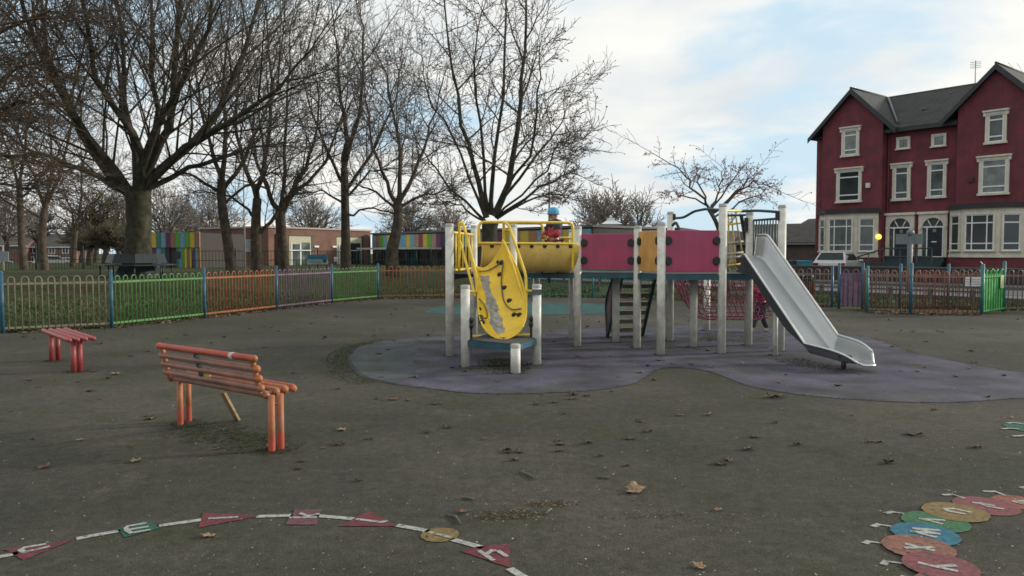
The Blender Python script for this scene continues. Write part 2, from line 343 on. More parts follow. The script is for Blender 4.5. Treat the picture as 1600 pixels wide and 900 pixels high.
# grass and leaf litter behind the fences
def tufts(name, areas, n, mats, seed, label, cat, kind='stuff'):
    rd = random.Random(seed); m = MB()
    for ax in areas:
        for _ in range(int(n*ax[2])):
            t = rd.random(); a, b = ax[0], ax[1]; d = abs(rd.gauss(0, 1))*ax[3]+.05
            dx, dy = b[0]-a[0], b[1]-a[1]; l = math.hypot(dx, dy); nx_, ny_ = -dy/l*ax[4], dx/l*ax[4]
            x = a[0]+dx*t+nx_*d; y = a[1]+dy*t+ny_*d; z = terr(x, y)-.004
            an = rd.uniform(0, 6.28); s = rd.uniform(.015, .03); h = rd.uniform(.03, .10); lx, ly = rd.gauss(0, .03), rd.gauss(0, .03)
            m.add([(x-s*math.cos(an), y-s*math.sin(an), z), (x+s*math.cos(an), y+s*math.sin(an), z), (x+lx, y+ly, z+h)], [(0, 1, 2)], rd.randrange(len(mats)))
    return tag(m.build(name, mats, origin=(0, 0, 0)), label, cat, kind=kind)
M_gb = mat('grass_blade', (.036, .070, .018), .8, var=.3, scale=3); M_gb2 = mat('grass_blade_dry', (.085, .085, .035), .8, var=.3)
segs = [(FL[i], FL[i+1], 1.0, 3.2, 1) for i in range(1, 6)]+[(FB[i], FB[i+1], .7, 3, 1) for i in range(5)]+[((-4.35, 24.9), (-2.15, 25.6), .8, 3, 1), ((9.5, 19.9), (19, 19.6), 1.5, 2, 1)]
tufts('grass', segs, 4200, [M_gb, M_gb, M_gb2], 5, 'short rough grass behind the bow top fences', 'grass')
M_lf = [mat('leaf_brown', (.115, .062, .032), .8, var=.35, scale=40), mat('leaf_dark', (.050, .032, .022), .8, var=.3, scale=40), mat('leaf_tan', (.24, .15, .085), .75, var=.3, scale=40)]
def flake(m, x, y, z, s, rd, mi):
    a = rd.uniform(0, 6.28); k = 5; c = [(x+s*rd.uniform(.5, 1)*math.cos(a+i*1.257), y+s*rd.uniform(.5, 1)*math.sin(a+i*1.257), z+.004+rd.uniform(0, s*.5)) for i in range(k)]
    m.add(c, [tuple(range(k))], mi)
rd = random.Random(8); m = MB()
for a, b, wgt in [(FL[4], FL[5], 1.2), (FL[5], FL[6], 1.3), (FL[6], FB[0], 1.6), (FB[0], FB[1], .8), (FB[1], FB[2], .8), (FB[2], FB[3], .9), (FB[3], FB[4], .8), (FL[2], FL[3], .7), (FL[3], FL[4], .9), (FR[1], FR[2], .8), (FR[2], FR[3], 1.2), (FL[1], FL[2], .4)]:
    for _ in range(int(330*wgt)):
        t = rd.random(); d = rd.gauss(.02, .16) if rd.random() < .5 else -abs(rd.gauss(0, 2.2)); dx, dy = b[0]-a[0], b[1]-a[1]; l = math.hypot(dx, dy)
        x = a[0]+dx*t+dy/l*d; y = a[1]+dy*t-dx/l*d; flake(m, x, y, terr(x, y)+.004, rd.uniform(.03, .07), rd, rd.choice([0, 0, 0, 1, 2]))
tag(m.build('leaf_litter', M_lf, origin=(0, 0, 0)), 'brown leaf litter drifted along the foot of the fences', 'leaf litter', kind='stuff')
M_grit = [mat('grit_white', (.42, .41, .38), .8, var=.3, scale=30), mat('grit_dark', (.035, .028, .022), .9), mat('grit_mid', (.19, .175, .15), .9)]
m = MB()
for _ in range(3400):
    y = 3.2+13*rd.random()**1.6; x = rd.uniform(-.72, .72)*y; s = rd.uniform(.002, .0065)*(1+y*.04)
    if rd.random() < .3: s *= 1.7; mi = 1
    elif rd.random() < .55: mi = 2
    else: mi = 0
    flake(m, x, y, .008, s, rd, mi)
tag(m.build('grit', M_grit, origin=(0, 0, 0)), 'tiny pale stones and crumbs scattered over the tarmac', 'grit', kind='stuff')
# dirt smear with twig bits
m = MB()
for (cx, cy, rx, ry, n) in [(800, 806, 50, 7, 420), (858, 790, 36, 5, 260), (760, 812, 30, 4, 110), (1040, 808, 110, 8, 90)]:
    for _ in range(n):
        p = G(cx+rd.gauss(0, rx*.5), cy+rd.gauss(0, ry*.5)); a = rd.uniform(-.5, .5); l = rd.uniform(.004, .02); q = p+Vector((math.cos(a)*l, math.sin(a)*l, 0))
        n_ = Vector((-math.sin(a), math.cos(a), 0))*.0018
        m.add([p-n_+Vector((0, 0, .007)), q-n_+Vector((0, 0, .01)), q+n_+Vector((0, 0, .01)), p+n_+Vector((0, 0, .012))], [(0, 1, 2, 3)], 0 if rd.random() < .8 else 1)
tag(m.build('dirt', [mat('dirt', (.06, .042, .024), .95), mat('straw', (.26, .2, .12), .9)], origin=(0, 0, 0)), 'smear of brown dirt and twig bits on the tarmac', 'dirt', kind='stuff')

# ======================= PAINTED MARKINGS =======================
M_wp = mat('worn_white_paint', (.34, .34, .31), .85, var=.25, scale=60, col2=(.12, .12, .10), thr=(.52, .66))
def paint(n, c, c2=None): return mat(n, c, .85, var=.25, scale=45, col2=c2 or tuple(x*.25+.045 for x in c), thr=(.54, .70), bump=.3, bscale=150, spec=.25)
PR = paint('red_ground_paint', (.145, .036, .040)); PP = paint('pink_ground_paint', (.14, .06, .075)); PT = paint('teal_ground_paint', (.025, .10, .07)); PY = paint('ochre_ground_paint', (.20, .14, .055))
PO = paint('salmon_ground_paint', (.23, .105, .075)); PB = paint('blue_ground_paint', (.03, .14, .20)); PG = paint('green_ground_paint', (.045, .14, .065)); PM = paint('rose_ground_paint', (.20, .065, .07)); PC = paint('coral_ground_paint', (.24, .085, .065))
def ribbon(mb, px, wd, z, tr, mi=0):
    pts = [G(*tr(p), z) for p in px]
    for i in range(len(pts)-1):
        a, b = pts[i], pts[i+1]; d = (b-a).normalized(); n = Vector((-d.y, d.x, 0))*wd/2; e = d*wd*.3
        a2 = a-e if i else a; zo = Vector((0, 0, .0003*i))
        mb.add([a2-n+zo, b+e-n+zo, b+e+n+zo, a2+n+zo], [(0, 1, 2, 3)], mi)
T7 = lambda p: (p[0]/3.81, 760+p[1]/3.81)
T8 = lambda p: (400+p[0]/3.636, 770+p[1]/3.636)
T9 = lambda p: (1300+p[0]/5.293, 730+p[1]/5.293)
def marking(kind, letter, pm, shape, strokes, tr, label, wd=.028, foot=None, z=.008, grp='painted alphabet snake on the tarmac'):
    if shape[0] == 'disc':
        c = G(*tr(shape[1]), z); e = G(*tr((shape[1][0]+shape[2], shape[1][1])), z); r = (e-c).length
        pts = [c+Vector((r*math.cos(i*math.pi/20), r*math.sin(i*math.pi/20), 0)) for i in range(40)]
    else: pts = [G(*tr(p), z) for p in shape[1]]
    cen = sum(pts, Vector())/len(pts); cen.z = z-.004
    q_ = []
    for i in range(len(pts)):
        a_, b_ = pts[i], pts[(i+1) % len(pts)]; k_ = max(1, int((b_-a_).length/.02))
        for j in range(k_): q_.append(a_.lerp(b_, j/k_)+Vector((random.gauss(0, .0022), random.gauss(0, .0022), 0)))
    pts = q_
    t = thing(kind, cen, label, 'ground marking', grp)
    m = MB(); sheet(pts, z, m); m.build('painted_shape', pm, t)
    m = MB()
    for k_, s in enumerate(strokes): ribbon(m, s, wd, z+.0022+.0009*k_, tr)
    m.build('letter', M_wp, t)
    if foot:
        m = MB(); ribbon(m, foot, .020, .008, tr); ribbon(m, foot[:2], .034, .0065, tr); m.build('foot', M_wp, t)
def dash(a, b, tr, label):
    m = MB(); ribbon(m, [a, b], .045, .008, tr); tag(m.build('painted_dash', M_wp), label, 'ground marking', 'white dashes between the painted letters')
dash((-60, 430), (88, 399), T7, 'white painted dash running off the left edge before letter u')
marking('painted_triangle', 'u', PR, ('poly', [(20, 372), (430, 318), (140, 438)]), [[(275, 340), (150, 362), (122, 378), (145, 392), (288, 359)]], T7, 'faded red painted triangle with white letter u', .026)
dash((455, 310), (700, 265), T7, 'white painted dash between the red u triangle and teal m')
marking('painted_square', 'm', PT, ('poly', [(690, 252), (900, 203), (950, 248), (742, 303)]), [[(872, 216), (765, 235), (748, 246)], [(886, 237), (770, 256)], [(897, 256), (780, 276), (755, 262), (748, 246)]], T7, 'teal painted square with white letter m', .024)
dash((948, 233), (1183, 200), T7, 'white painted dash between teal m and the red l')
marking('painted_triangle', 'l', PR, ('poly', [(1212, 156), (1545, 174), (1178, 247)]), [[(1240, 190), (1408, 182)]], T7, 'faded red painted triangle with white letter l', .026)
dash((1, 134), (195, 127), T8, 'white painted dash between the red l and pink k')
marking('painted_square', 'k', PP, ('poly', [(222, 92), (372, 95), (345, 181), (165, 180)]), [[(190, 140), (340, 138)], [(362, 118), (268, 136)], [(250, 114), (305, 137)]], T8, 'dull pink painted square with white letter k', .024)
dash((345, 129), (542, 146), T8, 'white painted dash between pink k and the red j')
marking('painted_triangle', 'j', PR, ('poly', [(642, 102), (468, 190), (805, 188)]), [[(568, 148), (718, 166), (738, 159)]], T8, 'red painted triangle with white letter j', .026)
dash((800, 183), (970, 214), T8, 'white painted dash between the red j and yellow i')
marking('painted_disc', 'i', PY, ('disc', (1045, 237), 110), [[(986, 221), (1002, 226)], [(1020, 231), (1102, 251)]], T8, 'ochre yellow painted disc with white letter i', .026)
dash((1110, 262), (1278, 308), T8, 'white painted dash between the yellow i disc and red h')
marking('painted_triangle', 'h', PR, ('poly', [(1440, 288), (1280, 303), (1160, 328), (1444, 426)]), [[(1265, 325), (1345, 380)], [(1308, 348), (1340, 326), (1378, 331), (1425, 360)]], T8, 'red painted triangle with white letter h', .026)
dash((1440, 428), (1590, 520), T8, 'white painted dash leaving the red h at the bottom edge')
cg = 'discs of the painted alphabet caterpillar'
for i, (lt, pm, c, hw, st, ft, lab) in enumerate([
    ('s', PC, (1540, 288), 190, [[(1640, 275), (1500, 281), (1560, 297), (1640, 293)]], [(1560, 170), (1600, 165), (1700, 200)], 'coral painted disc with letter s touching the right picture edge'),
    ('t', PM, (1275, 318), 245, [[(1160, 290), (1225, 298), (1300, 325), (1412, 344)], [(1215, 291), (1340, 316)]], [(1252, 199), (1350, 200), (1428, 230)], 'dull red painted disc with white letter t'),
    ('v', PG, (858, 448), 255, [[(935, 438), (735, 425), (905, 466)]], [(442, 380), (500, 368), (622, 386)], 'green painted disc with white letter v'),
    ('u', PY, (1020, 368), 248, [[(1150, 373), (1010, 340), (935, 345), (965, 362), (1090, 386)]], [(915, 228), (1000, 225), (1095, 254)], 'yellow painted disc with white letter u'),
    ('w', PB, (772, 548), 262, [[(895, 521), (680, 505), (880, 550), (660, 530), (855, 576)]], [(338, 490), (385, 472), (520, 492)], 'blue painted disc with white letter w'),
    ('x', PO, (715, 658), 278, [[(605, 630), (835, 686)], [(600, 666), (825, 660)]], [(265, 630), (305, 613), (440, 630)], 'salmon painted disc with white letter x'),
    ('z', PO, (1010, 985), 300, [[(850, 975), (1100, 985)]], [(560, 930), (600, 905), (720, 950)], 'orange painted disc cut off by the bottom picture edge'),
    ('y', PM, (895, 812), 290, [[(710, 785), (860, 820), (1015, 812)], [(860, 820), (1025, 856)]], [(422, 805), (450, 778), (608, 796)], 'rose red painted disc with white letter y')]):
    marking('painted_disc', lt, pm, ('disc', c, hw), st, T9, lab, .026 if lt not in 'xyw' else .028, ft, .0065+i*.0013, cg)
t = thing('painted_creature', G(1615, 668), 'teal painted shape with white feet at the right picture edge', 'ground marking')
m = MB(); c = G(1618, 668, .008); sheet([c+Vector((.24*math.cos(i*.3142), .24*math.sin(i*.3142), 0)) for i in range(20)], .008, m); m.build('painted_shape', PT, t)
for pl in ([(1574, 661), (1582, 660), (1600, 662)], [(1566, 670), (1576, 669), (1590, 670)], [(1582, 681), (1590, 681), (1606, 680)]):
    m = MB(); ribbon(m, pl, .035, .012, lambda p: p); m.build('foot', M_wp, t)

# ======================= LEAVES AND TWIGS ON THE GROUND =======================
def leafmesh(seed, mi):
    rd = random.Random(seed); m = MB(); rim = []
    for i in range(22):
        a = 2*math.pi*i/22; lob = .62+.38*abs(math.cos(2.5*a))**1.5; lob *= rd.uniform(.82, 1.08)
        if i in (5, 6): lob *= .5
        x, y = lob*math.cos(a), lob*math.sin(a); z = .12+.35*(x*x)*rd.uniform(.6, 1.2)+.25*y*y*rd.choice([-.2, 1])+rd.uniform(-.05, .05)
        rim.append((x, y, max(z, .02)))
    inner = [(x*.5, y*.5, z*.35+.05) for x, y, z in rim]
    vs = [(0, 0, .03)]+inner+rim; n = 22; fs = []
    for i in range(n):
        j = (i+1) % n; fs += [(0, 1+i, 1+j), (1+i, 1+n+i, 1+n+j, 1+j)]
    m.add(vs, fs, 0, True); m.tube([(0, 0, .04), (-.7, .1, .06), (-1.35, .25, .1)], [.03, .02, .015], 5)
    o = m.build('fallen_leaf', M_lf[mi], origin=(0, 0, 0), solid=.01); return o
protos = [leafmesh(31+i, [0, 1, 2, 0, 1, 0][i]) for i in range(6)]
used = set()
def leaf(px, py, sz, k, label, grp, p=None, tilt=0):
    p = p or G(px, py, .008); k %= 6
    o = protos[k] if k not in used else protos[k].copy()
    if k in used: COL.objects.link(o)
    used.add(k); o.location = (p.x, p.y, .008); o.scale = (sz/2, sz/2*random.uniform(.75, 1), sz/2*random.uniform(.7, 1.3)); o.rotation_euler = (random.uniform(-.15, .15)+tilt, random.uniform(-.15, .15), random.uniform(0, 6.28))
    tag(o, label, 'leaf', grp)
g1 = 'fallen leaves lying on the playground'
for a in [(990, 767, .17, 2, 'largest pale tan curled leaf right of the dirt smear'), (804, 719, .085, 0, 'reddish brown curled leaf behind the small stick'), (792, 707, .075, 1, 'dark flat leaf just behind the reddish curled leaf'), (700, 668, .11, 1, 'dark leaf with pale edge in the middle of the tarmac'),
          (530, 694, .12, 4, 'dark crumpled leaf right of the orange bench legs'), (1430, 679, .16, 4, 'long dark leaf on the right behind the caterpillar discs'), (1248, 695, .09, 0, 'brown leaf alone on the right hand tarmac'), (866, 629, .10, 3, 'brown leaf just in front of the purple rubber edge'),
          (1213, 621, .20, 3, 'cluster of reddish leaves at the rubber edge below the slide'), (980, 727, .065, 5, 'small brown leaf above the big tan leaf'), (180, 585, .14, 2, 'pale leaf between the red bench and orange bench'), (325, 838, .09, 2, 'pale cream leaf near the red letter l'),
          (1092, 886, .08, 2, 'tan leaf at the bottom edge right of centre'), (1122, 797, .06, 2, 'small pale leaf left of the caterpillar discs'), (560, 751, .06, 4, 'small curled leaf above the red j triangle'), (466, 732, .07, 4, 'dark narrow leaf in front of the orange bench'), (125, 688, .07, 2, 'small pale leaf on the tarmac left of the orange bench'), (205, 697, .06, 5, 'tiny brown leaf left of the bench moss'),
          (722, 800, .07, 0, 'dark red brown leaf beside the bent stick')]:
    leaf(*a, g1)
rd = random.Random(77); n = 0
while n < 230:
    y = rd.uniform(5.2, 21)**1.0; x = rd.uniform(-.66, .66)*y
    if x < -6.5 and y > 15 or (x < -4.5 and y > 19) or (x > 8 and y > 17.5): continue
    onr = 9 < y < 14 and -2.2 < x
    k_ = rd.choice([0, 1, 4, 1, 4, 5, 3]) if rd.random() < .85 else 2; px_ = x/y; a_ = 'left' if px_ < -.33 else ('centre left' if px_ < -.08 else ('centre' if px_ < .15 else ('centre right' if px_ < .38 else 'right'))); b_ = 'nearest the camera' if y < 6.8 else ('in the middle distance' if y < 10 else ('farther back' if y < 15 else 'close to the far fence'))
    leaf(0, 0, rd.uniform(.05, .12), k_, ['brown', 'dark', 'pale tan', 'light brown', 'blackish curled', 'dull brown'][k_]+' small leaf '+('beside the play frame, ' if onr else 'on the tarmac, ')+a_+', '+b_, 'small leaves strewn about the play equipment' if onr else 'small leaves strewn over the tarmac', Vector((x, y, 0))); n += 1
M_tw = mat('twig_bark', (.13, .11, .085), .9, var=.3, scale=60)
for pts, lab in [([(812, 736), (825, 741), (838, 748)], 'thin bent stick in front of the curled leaf'), ([(697, 804), (712, 807), (720, 818)], 'short bent stick above the yellow i disc'), ([(932, 745), (952, 746)], 'tiny straight twig left of the big tan leaf'), ([(852, 803), (858, 797), (862, 795)], 'pale broken twig lying in the dirt smear'), ([(722, 777), (740, 779)], 'thin twig on the mossy patch left of the dirt smear')]:
    m = MB(); m.tube([G(*p, .014) for p in pts], [.007, .008, .005][:len(pts)], 6); tag(m.build('stick', M_tw), lab, 'stick')
# ======================= FENCES =======================
def fp(n, c): return mat(n, c, .45, var=.18, scale=9, spec=.4)
FC = {'taupe': fp('taupe_fence_paint', (.22, .195, .135)), 'green': fp('green_fence_paint', (.085, .22, .060)), 'orange': fp('orange_fence_paint', (.32, .105, .05)), 'purple': fp('mauve_fence_paint', (.20, .13, .19)),
      'tan': fp('tan_fence_paint', (.32, .135, .06)), 'teal': fp('teal_fence_paint', (.05, .20, .15)), 'grey': fp('dull_fence_paint', (.20, .135, .11)), 'red': fp('faded_red_fence_paint', (.27, .12, .095))}
M_post = fp('blue_fence_post', (.030, .105, .165)); M_postt = fp('teal_fence_post', (.03, .17, .16))
def panel(a, b, c, parent, lab, pitch=.235, nb=None, top=1.05, zb=None):
    a = Vector((a[0], a[1], terr(*a[:2]) if zb is None else zb)); b = Vector((b[0], b[1], a.z)); d = b-a; Lh = d.length; d.normalize()
    nb = nb or max(2, round((Lh-.1)/pitch)); p = (Lh-.1)/nb; m = MB(); ht = top-.055
    for i in range(nb):
        c0 = a+d*(.05+p*(i+.5)+random.gauss(0, .004))+Vector((0, 0, random.gauss(0, .004))); r = p*.25*random.uniform(.93, 1.07)
        arc = [c0+d*(-r)+Vector((0, 0, .05)), c0+d*(-r)+Vector((0, 0, ht))]+[c0+d*(-r*math.cos(k*math.pi/6))+Vector((0, 0, ht+r*1.0*math.sin(k*math.pi/6))) for k in range(1, 6)]+[c0+d*r+Vector((0, 0, ht)), c0+d*r+Vector((0, 0, .05))]
        m.tube(arc, .012, 5)
    nrm = Vector((-d.y, d.x, 0))
    for z in (.10, top-.13):
        m.obox(a+d*.03-nrm*.005+Vector((0, 0, z-.020)), d*(Lh-.06), nrm*.010, (0, 0, .040))
    return m.build('bow_top_panel', FC[c], parent, label=lab)
def fpost(p, parent, mt, h=1.13, r=.036):
    m = MB(); z = 0; m.tube([(p[0], p[1], z-.05), (p[0], p[1], h)], r, 10); m.ball((p[0], p[1], h), r*1.02, nu=10, nv=6); return m.build('post', mt, parent)
lf = thing('bow_top_fence', (-7.5, 16.5, 0), 'long bow top railing on the left in taupe, green, orange and mauve panels', 'fence')
cols = ['taupe', 'taupe', 'green', 'orange', 'purple', 'green']; nbs = [16, 8, 12, 12, 12, 12]
labs = ['taupe painted panel', 'taupe painted panel', 'light green panel behind the small red bench', 'orange panel', 'mauve panel', 'green panel nearest the brown one']
for i in range(6): panel(FL[i], FL[i+1], cols[i], lf, labs[i], nb=nbs[i])
for i in range(7): fpost(FL[i], lf, M_post)
bf = thing('bow_top_fence', (1, 26, 0), 'bow top railing behind the climbing frame in brown, teal green and tan panels', 'fence')
pts = [FL[-1]]+FB
for i, c in enumerate(['tan', 'tan', 'teal', 'teal', 'grey', 'grey']):
    panel(pts[i], pts[i+1], c, bf, c+' painted panel')
for i in range(1, 7): fpost(pts[i], bf, M_postt if i in (2, 3) else M_post)
# right hand enclosure
gt = thing('gate', (FR[0][0], FR[0][1], 0), 'solid mauve gate panel between two blue posts right of the slide', 'gate')
a, b = Vector((8.78, 20.6, 0)), Vector((9.35, 20.45, 0))
m = MB(); d = (b-a); m.obox(a+Vector((.03, 0, .08)), d*.92, Vector((-d.y, d.x, 0)).normalized()*.012, (0, 0, .88)); m.build('gate_sheet', FC['purple'], gt)
panel(a, b, 'purple', gt, None, nb=2)
fpost(a, gt, M_post, 1.2); fpost(b, gt, M_post, 1.2)
ff = thing('bow_top_fence', (10, 18.8, 0), 'front railing of the gated pen, dull brown with teal and blue posts', 'fence')
panel((9.35, 20.45), FR[1], 'grey', ff, None, nb=4)
panel(FR[1], FR[2], 'grey', ff, None, nb=4); panel(FR[2], FR[3], 'red', ff, 'faded red panel', nb=7)
fpost(FR[1], ff, M_postt, 1.15); fpost(FR[2], ff, M_post, 1.22, .042)
pf = thing('bow_top_fence', (12, 20.6, 0), 'rear railing of the gated pen with a bright orange section', 'fence')
rr_ = [(9.35, 20.45), (10.3, 20.35), (10.62, 20.3), (11.6, 20.4), (13.0, 20.5)]
for i, c in enumerate(['grey', 'orange', 'red', 'grey']): panel(rr_[i], rr_[i+1], c, pf, c+' painted section', nb=[4, 2, 5, 6][i])
for q in (rr_[1], rr_[3]): fpost(q, pf, M_post, 1.18)
gg = thing('gate', (FR[3][0], FR[3][1], 0), 'bright green sheeted gate standing open at the right', 'gate')
a, b = Vector((*FR[3], 0)), Vector((*FR2[0], 0)); d = (b-a); Lg = d.length; d.normalize(); nn = Vector((-d.y, d.x, 0))
M_gg = fp('bright_green_gate', (.045, .33, .07)); FC['bg'] = M_gg
m = MB(); m.obox(a+d*.06+Vector((0, 0, .08)), d*(Lg-.12), nn*.01, (0, 0, .9)); m.build('gate_sheet', M_gg, gg)
panel(a+nn*.02, b+nn*.02, 'bg', gg, None, nb=6)
panel(a-nn*.03, b-nn*.03, 'bg', gg, None, nb=4)
m = MB(); m.obox(a+d*(Lg-.42)-nn*.045+Vector((0, 0, .62)), d*.26, nn*.008, (0, 0, .32)); m.build('notice', mat('faded_yellow_notice', (.45, .50, .22), .6), gg)
fpost(FR[3], gg, M_postt, 1.2, .042); fpost(FR2[0], gg, M_postt, 1.25, .042)
m = MB(); q = Vector((*FR[3], 1.2)); m.tube([q, q+Vector((-.06, 0, .09))], .012, 6); m.build('latch', mat('galvanised', (.45, .45, .45), .4, .8), gg)
rf = thing('bow_top_fence', (15, 19.4, 0), 'dark grey bow top railing running off the right picture edge beyond the green gate', 'fence')
panel(FR2[0], FR2[1], 'grey', rf, None, nb=11); panel(FR2[1], FR2[2], 'grey', rf, None, nb=11); fpost(FR2[1], rf, M_post)
# paper notices on the front fence
M_paper = mat('white_paper', (.6, .6, .58), .7); M_ink = mat('print_grey', (.10, .10, .11), .8)
a, b = Vector((*FR[2], 0)), Vector((*FR[3], 0)); d = (b-a).normalized(); nn = Vector((d.y, -d.x, 0))
if nn.y > 0: nn = -nn
for k, px in enumerate((1508, 1517, 1524)):
    q = G(px, 492); u = (q-a).dot(d); q = a+d*u+nn*.03
    t = thing('notice', q+Vector((0, 0, .72)), ['left', 'middle', 'right'][k]+'most of the three white notices on the pen railing', 'notice', 'white notices on the pen railing')
    m = MB(); m.obox(q-d*.045+Vector((0, 0, .70)), d*.10, nn*.006, (0, 0, .22)); m.build('sheet', M_paper, t)
    for r in range(3): m = MB(); m.obox(q-d*.035+Vector((0, 0, .74+r*.055))+nn*.007, d*.08, nn*.002, (0, 0, .012)); m.build('text_line', M_ink, t)
# litter bin
t = thing('litter_bin', (8.35, 21.6, 0), 'litter bin of orange slats on a post with black scalloped top, beyond the slide', 'litter bin')
M_blk = mat('black_plastic', (.018, .02, .022), .5); c = Vector((8.35, 21.9, 0))
m = MB(); m.tube([c+Vector((0, 0, -.1)), c+Vector((0, 0, .3))], .04, 8); m.build('post', FC['orange'], t)
m = MB(); m.box(c+Vector((0, 0, .55)), (.44, .3, .48)); m.build('liner', M_blk, t, bevel=.03)
m = MB()
for s in (-1, 1): m.ball(c+Vector((s*.125, 0, .82)), .13, sc=(1, 1, .62))
m.build('hood', M_blk, t)
m = MB()
for i in range(4): m.box(c+Vector((-.21+.14*i, -.17, .48)), (.035, .02, .42))
m.box(c+Vector((0, -.165, .28)), (.5, .025, .04)); m.build('slats', FC['orange'], t)

# ======================= CLIMBING FRAME =======================
pw = lambda n, c, **k: mat(n, c, k.pop('r', .42), var=k.pop('var', .12), scale=7, **k)
M_al = mat('pale_post_paint', (.63, .61, .54), .5, var=.14, scale=9, col2=(.54, .52, .45), thr=(.5, .8))
M_cap = mat('post_cap', (.40, .39, .35), .6); M_yel = mat('yellow_plastic', (.82, .54, .03), .38, var=.1, scale=4, col2=(.72, .50, .06), thr=(.5, .75)); M_yel2 = mat('faded_yellow_plastic', (.86, .60, .17), .35, var=.12, scale=3)
M_ytube = mat('yellow_tube_paint', (.78, .54, .05), .4, var=.12, scale=8); M_mag = mat('magenta_panel_plastic', (.38, .048, .115), .42, var=.10, scale=3, col2=(.34, .055, .12)); M_och = mat('ochre_panel_plastic', (.66, .36, .10), .45, var=.12, scale=4)
M_clamp = mat('dark_clamp_plastic', (.012, .016, .019), .5); M_beam = mat('teal_deck_beam', (.018, .085, .115), .5, var=.2); M_dk = mat('dark_deck', (.05, .05, .05), .8, var=.2); M_grn = mat('dark_green_tube', (.018, .05, .05), .4)
M_steel = bpy.data.materials.new('brushed_steel'); M_steel.use_nodes = True
_t = M_steel.node_tree; _b = _t.nodes['Principled BSDF']; _b.inputs['Base Color'].default_value = (.42, .43, .43, 1); _b.inputs['Metallic'].default_value = .85
_g = _t.nodes.new('ShaderNodeNewGeometry'); _n = _t.nodes.new('ShaderNodeTexNoise'); _n.inputs['Scale'].default_value = 2.6; _n.inputs['Detail'].default_value = 8; _t.links.new(_g.outputs['Position'], _n.inputs['Vector'])
_r = _t.nodes.new('ShaderNodeMapRange'); _r.inputs[1].default_value = .35; _r.inputs[2].default_value = .65; _r.inputs[3].default_value = .34; _r.inputs[4].default_value = .52; _t.links.new(_n.outputs[0], _r.inputs[0]); _t.links.new(_r.outputs[0], _b.inputs['Roughness'])
cf = thing('climbing_frame', (1.5, 12, 0), 'large play structure with yellow climbing ramp, magenta panels and steel slide', 'climbing frame')
def at(px, py): return G(px, py)
PO_ = {}
def cpost(k, px, base, ztop, r=.061):
    g = G(px, base); PO_[k] = g; m = MB(); n = 18
    m.tube([(g.x, g.y, -.03), (g.x, g.y, ztop)], r, n); o = m.build('post', M_al, cf)
    if ztop > 1.3 or ztop < 1.12: m = MB(); m.lathe((g.x, g.y, ztop), [(r*1.04, -.035), (r*1.04, .004), (r*.85, .012), (.001, .014)], n); m.build('post_cap', M_cap, o)
    return g
cpost('A', 703, 556, 1.91); cpost('B', 727.5, 574, 1.07); cpost('C', 838.5, 570, 1.07); cpost('D', 805.5, 584, .36); cpost('E', 902, 542, 1.91)
cpost('H', 802, 554, 1.91, .056); cpost('F', 741, 534, 1.95, .055); cpost('J', 838, 529, 1.15); cpost('G', 893, 528, 1.9, .055)
cpost('K', 995, 544, 1.91); cpost('Lp', 1032, 555, 1.93); cpost('M', 1127, 553, 2.21); cpost('Np', 962, 535, 1.14); cpost('O', 1046.5, 533, 2.18)
cpost('P', 1083, 543, 1.14); cpost('Q', 1104, 517, 1.14); cpost('R', 1169, 540, 2.14); cpost('S', 1219, 549, 2.21); cpost('T', 1211, 556, .75, .034)
for k in PO_: PO_[k] = Vector((PO_[k].x, PO_[k].y, 0))
def V(k, z=0): return Vector((PO_[k].x, PO_[k].y, z))
def hexclamp(p, d, nrm, parent, r=.062):
    m = MB(); pl = [p+d*(r*math.cos(i*math.pi/3+.52))+Vector((0, 0, r*math.sin(i*math.pi/3+.52)*1.1))-nrm*.035 for i in range(6)]
    m.prism(pl, nrm*.07); m.build('clamp', M_clamp, parent, bevel=.008)
def panel2(a, b, z0, z1, mt, name='panel', lab=None, gap=.055, clamps=True):
    d = (b-a); d.z = 0; Lh = d.length; d.normalize(); nrm = Vector((d.y, -d.x, 0))
    m = MB(); m.obox(Vector((a.x, a.y, z0))+d*gap-nrm*.009, d*(Lh-2*gap), nrm*.018, (0, 0, z1-z0)); o = m.build(name, mt, cf, bevel=.006, label=lab)
    if clamps:
        for u in (gap+.045, Lh-gap-.045):
            for z in (z0+(z1-z0)*.27, z0+(z1-z0)*.75): hexclamp(Vector((a.x, a.y, z))+d*u, d, nrm, o)
    return o
panel2(V('E'), V('K'), 1.225, 1.80, M_mag, lab='magenta panel on the left'); panel2(V('Lp'), V('M'), 1.215, 1.83, M_mag, lab='magenta panel on the right')
panel2(V('K'), V('Lp'), 1.22, 1.83, M_och, lab='ochre yellow panel')
def deck(ks, z, name='deck', th=.075, skip=()):
    pts = [V(k) if isinstance(k, str) else Vector((*k, 0)) for k in ks]; o = None
    m = MB(); m.prism([Vector((p.x, p.y, z-.012)) for p in pts], (0, 0, .012)); o = m.build(name, M_dk, cf)
    for i in range(len(pts)):
        if i in skip: continue
        a, b = pts[i], pts[(i+1) % len(pts)]; d = (b-a); l = d.length; d.normalize(); n_ = Vector((d.y, -d.x, 0))
        m = MB(); m.obox(Vector((a.x, a.y, z-th-.014))+d*.03-n_*.02, d*(l-.06), n_*.04, (0, 0, th)); m.build('deck_beam', M_beam, o)
    return o
deck([(PO_['A'].x, 11.45), (PO_['H'].x, 11.5), 'J', 'F'], 1.19, skip=(0,))
deck([(PO_['H'].x+.1, 12.4), 'E', 'G', (PO_['J'].x+.05, 13.3)], 1.185)
deck(['E', 'K', 'Lp', 'M', 'S', 'R', 'O', 'Np', 'G'], 1.19)
bk = (V('B')+V('C'))/2+((V('B')+V('C'))/2-V('D'))*.95
deck(['B', 'D', 'C', (bk.x, bk.y)], .37, 'low_deck', .07)
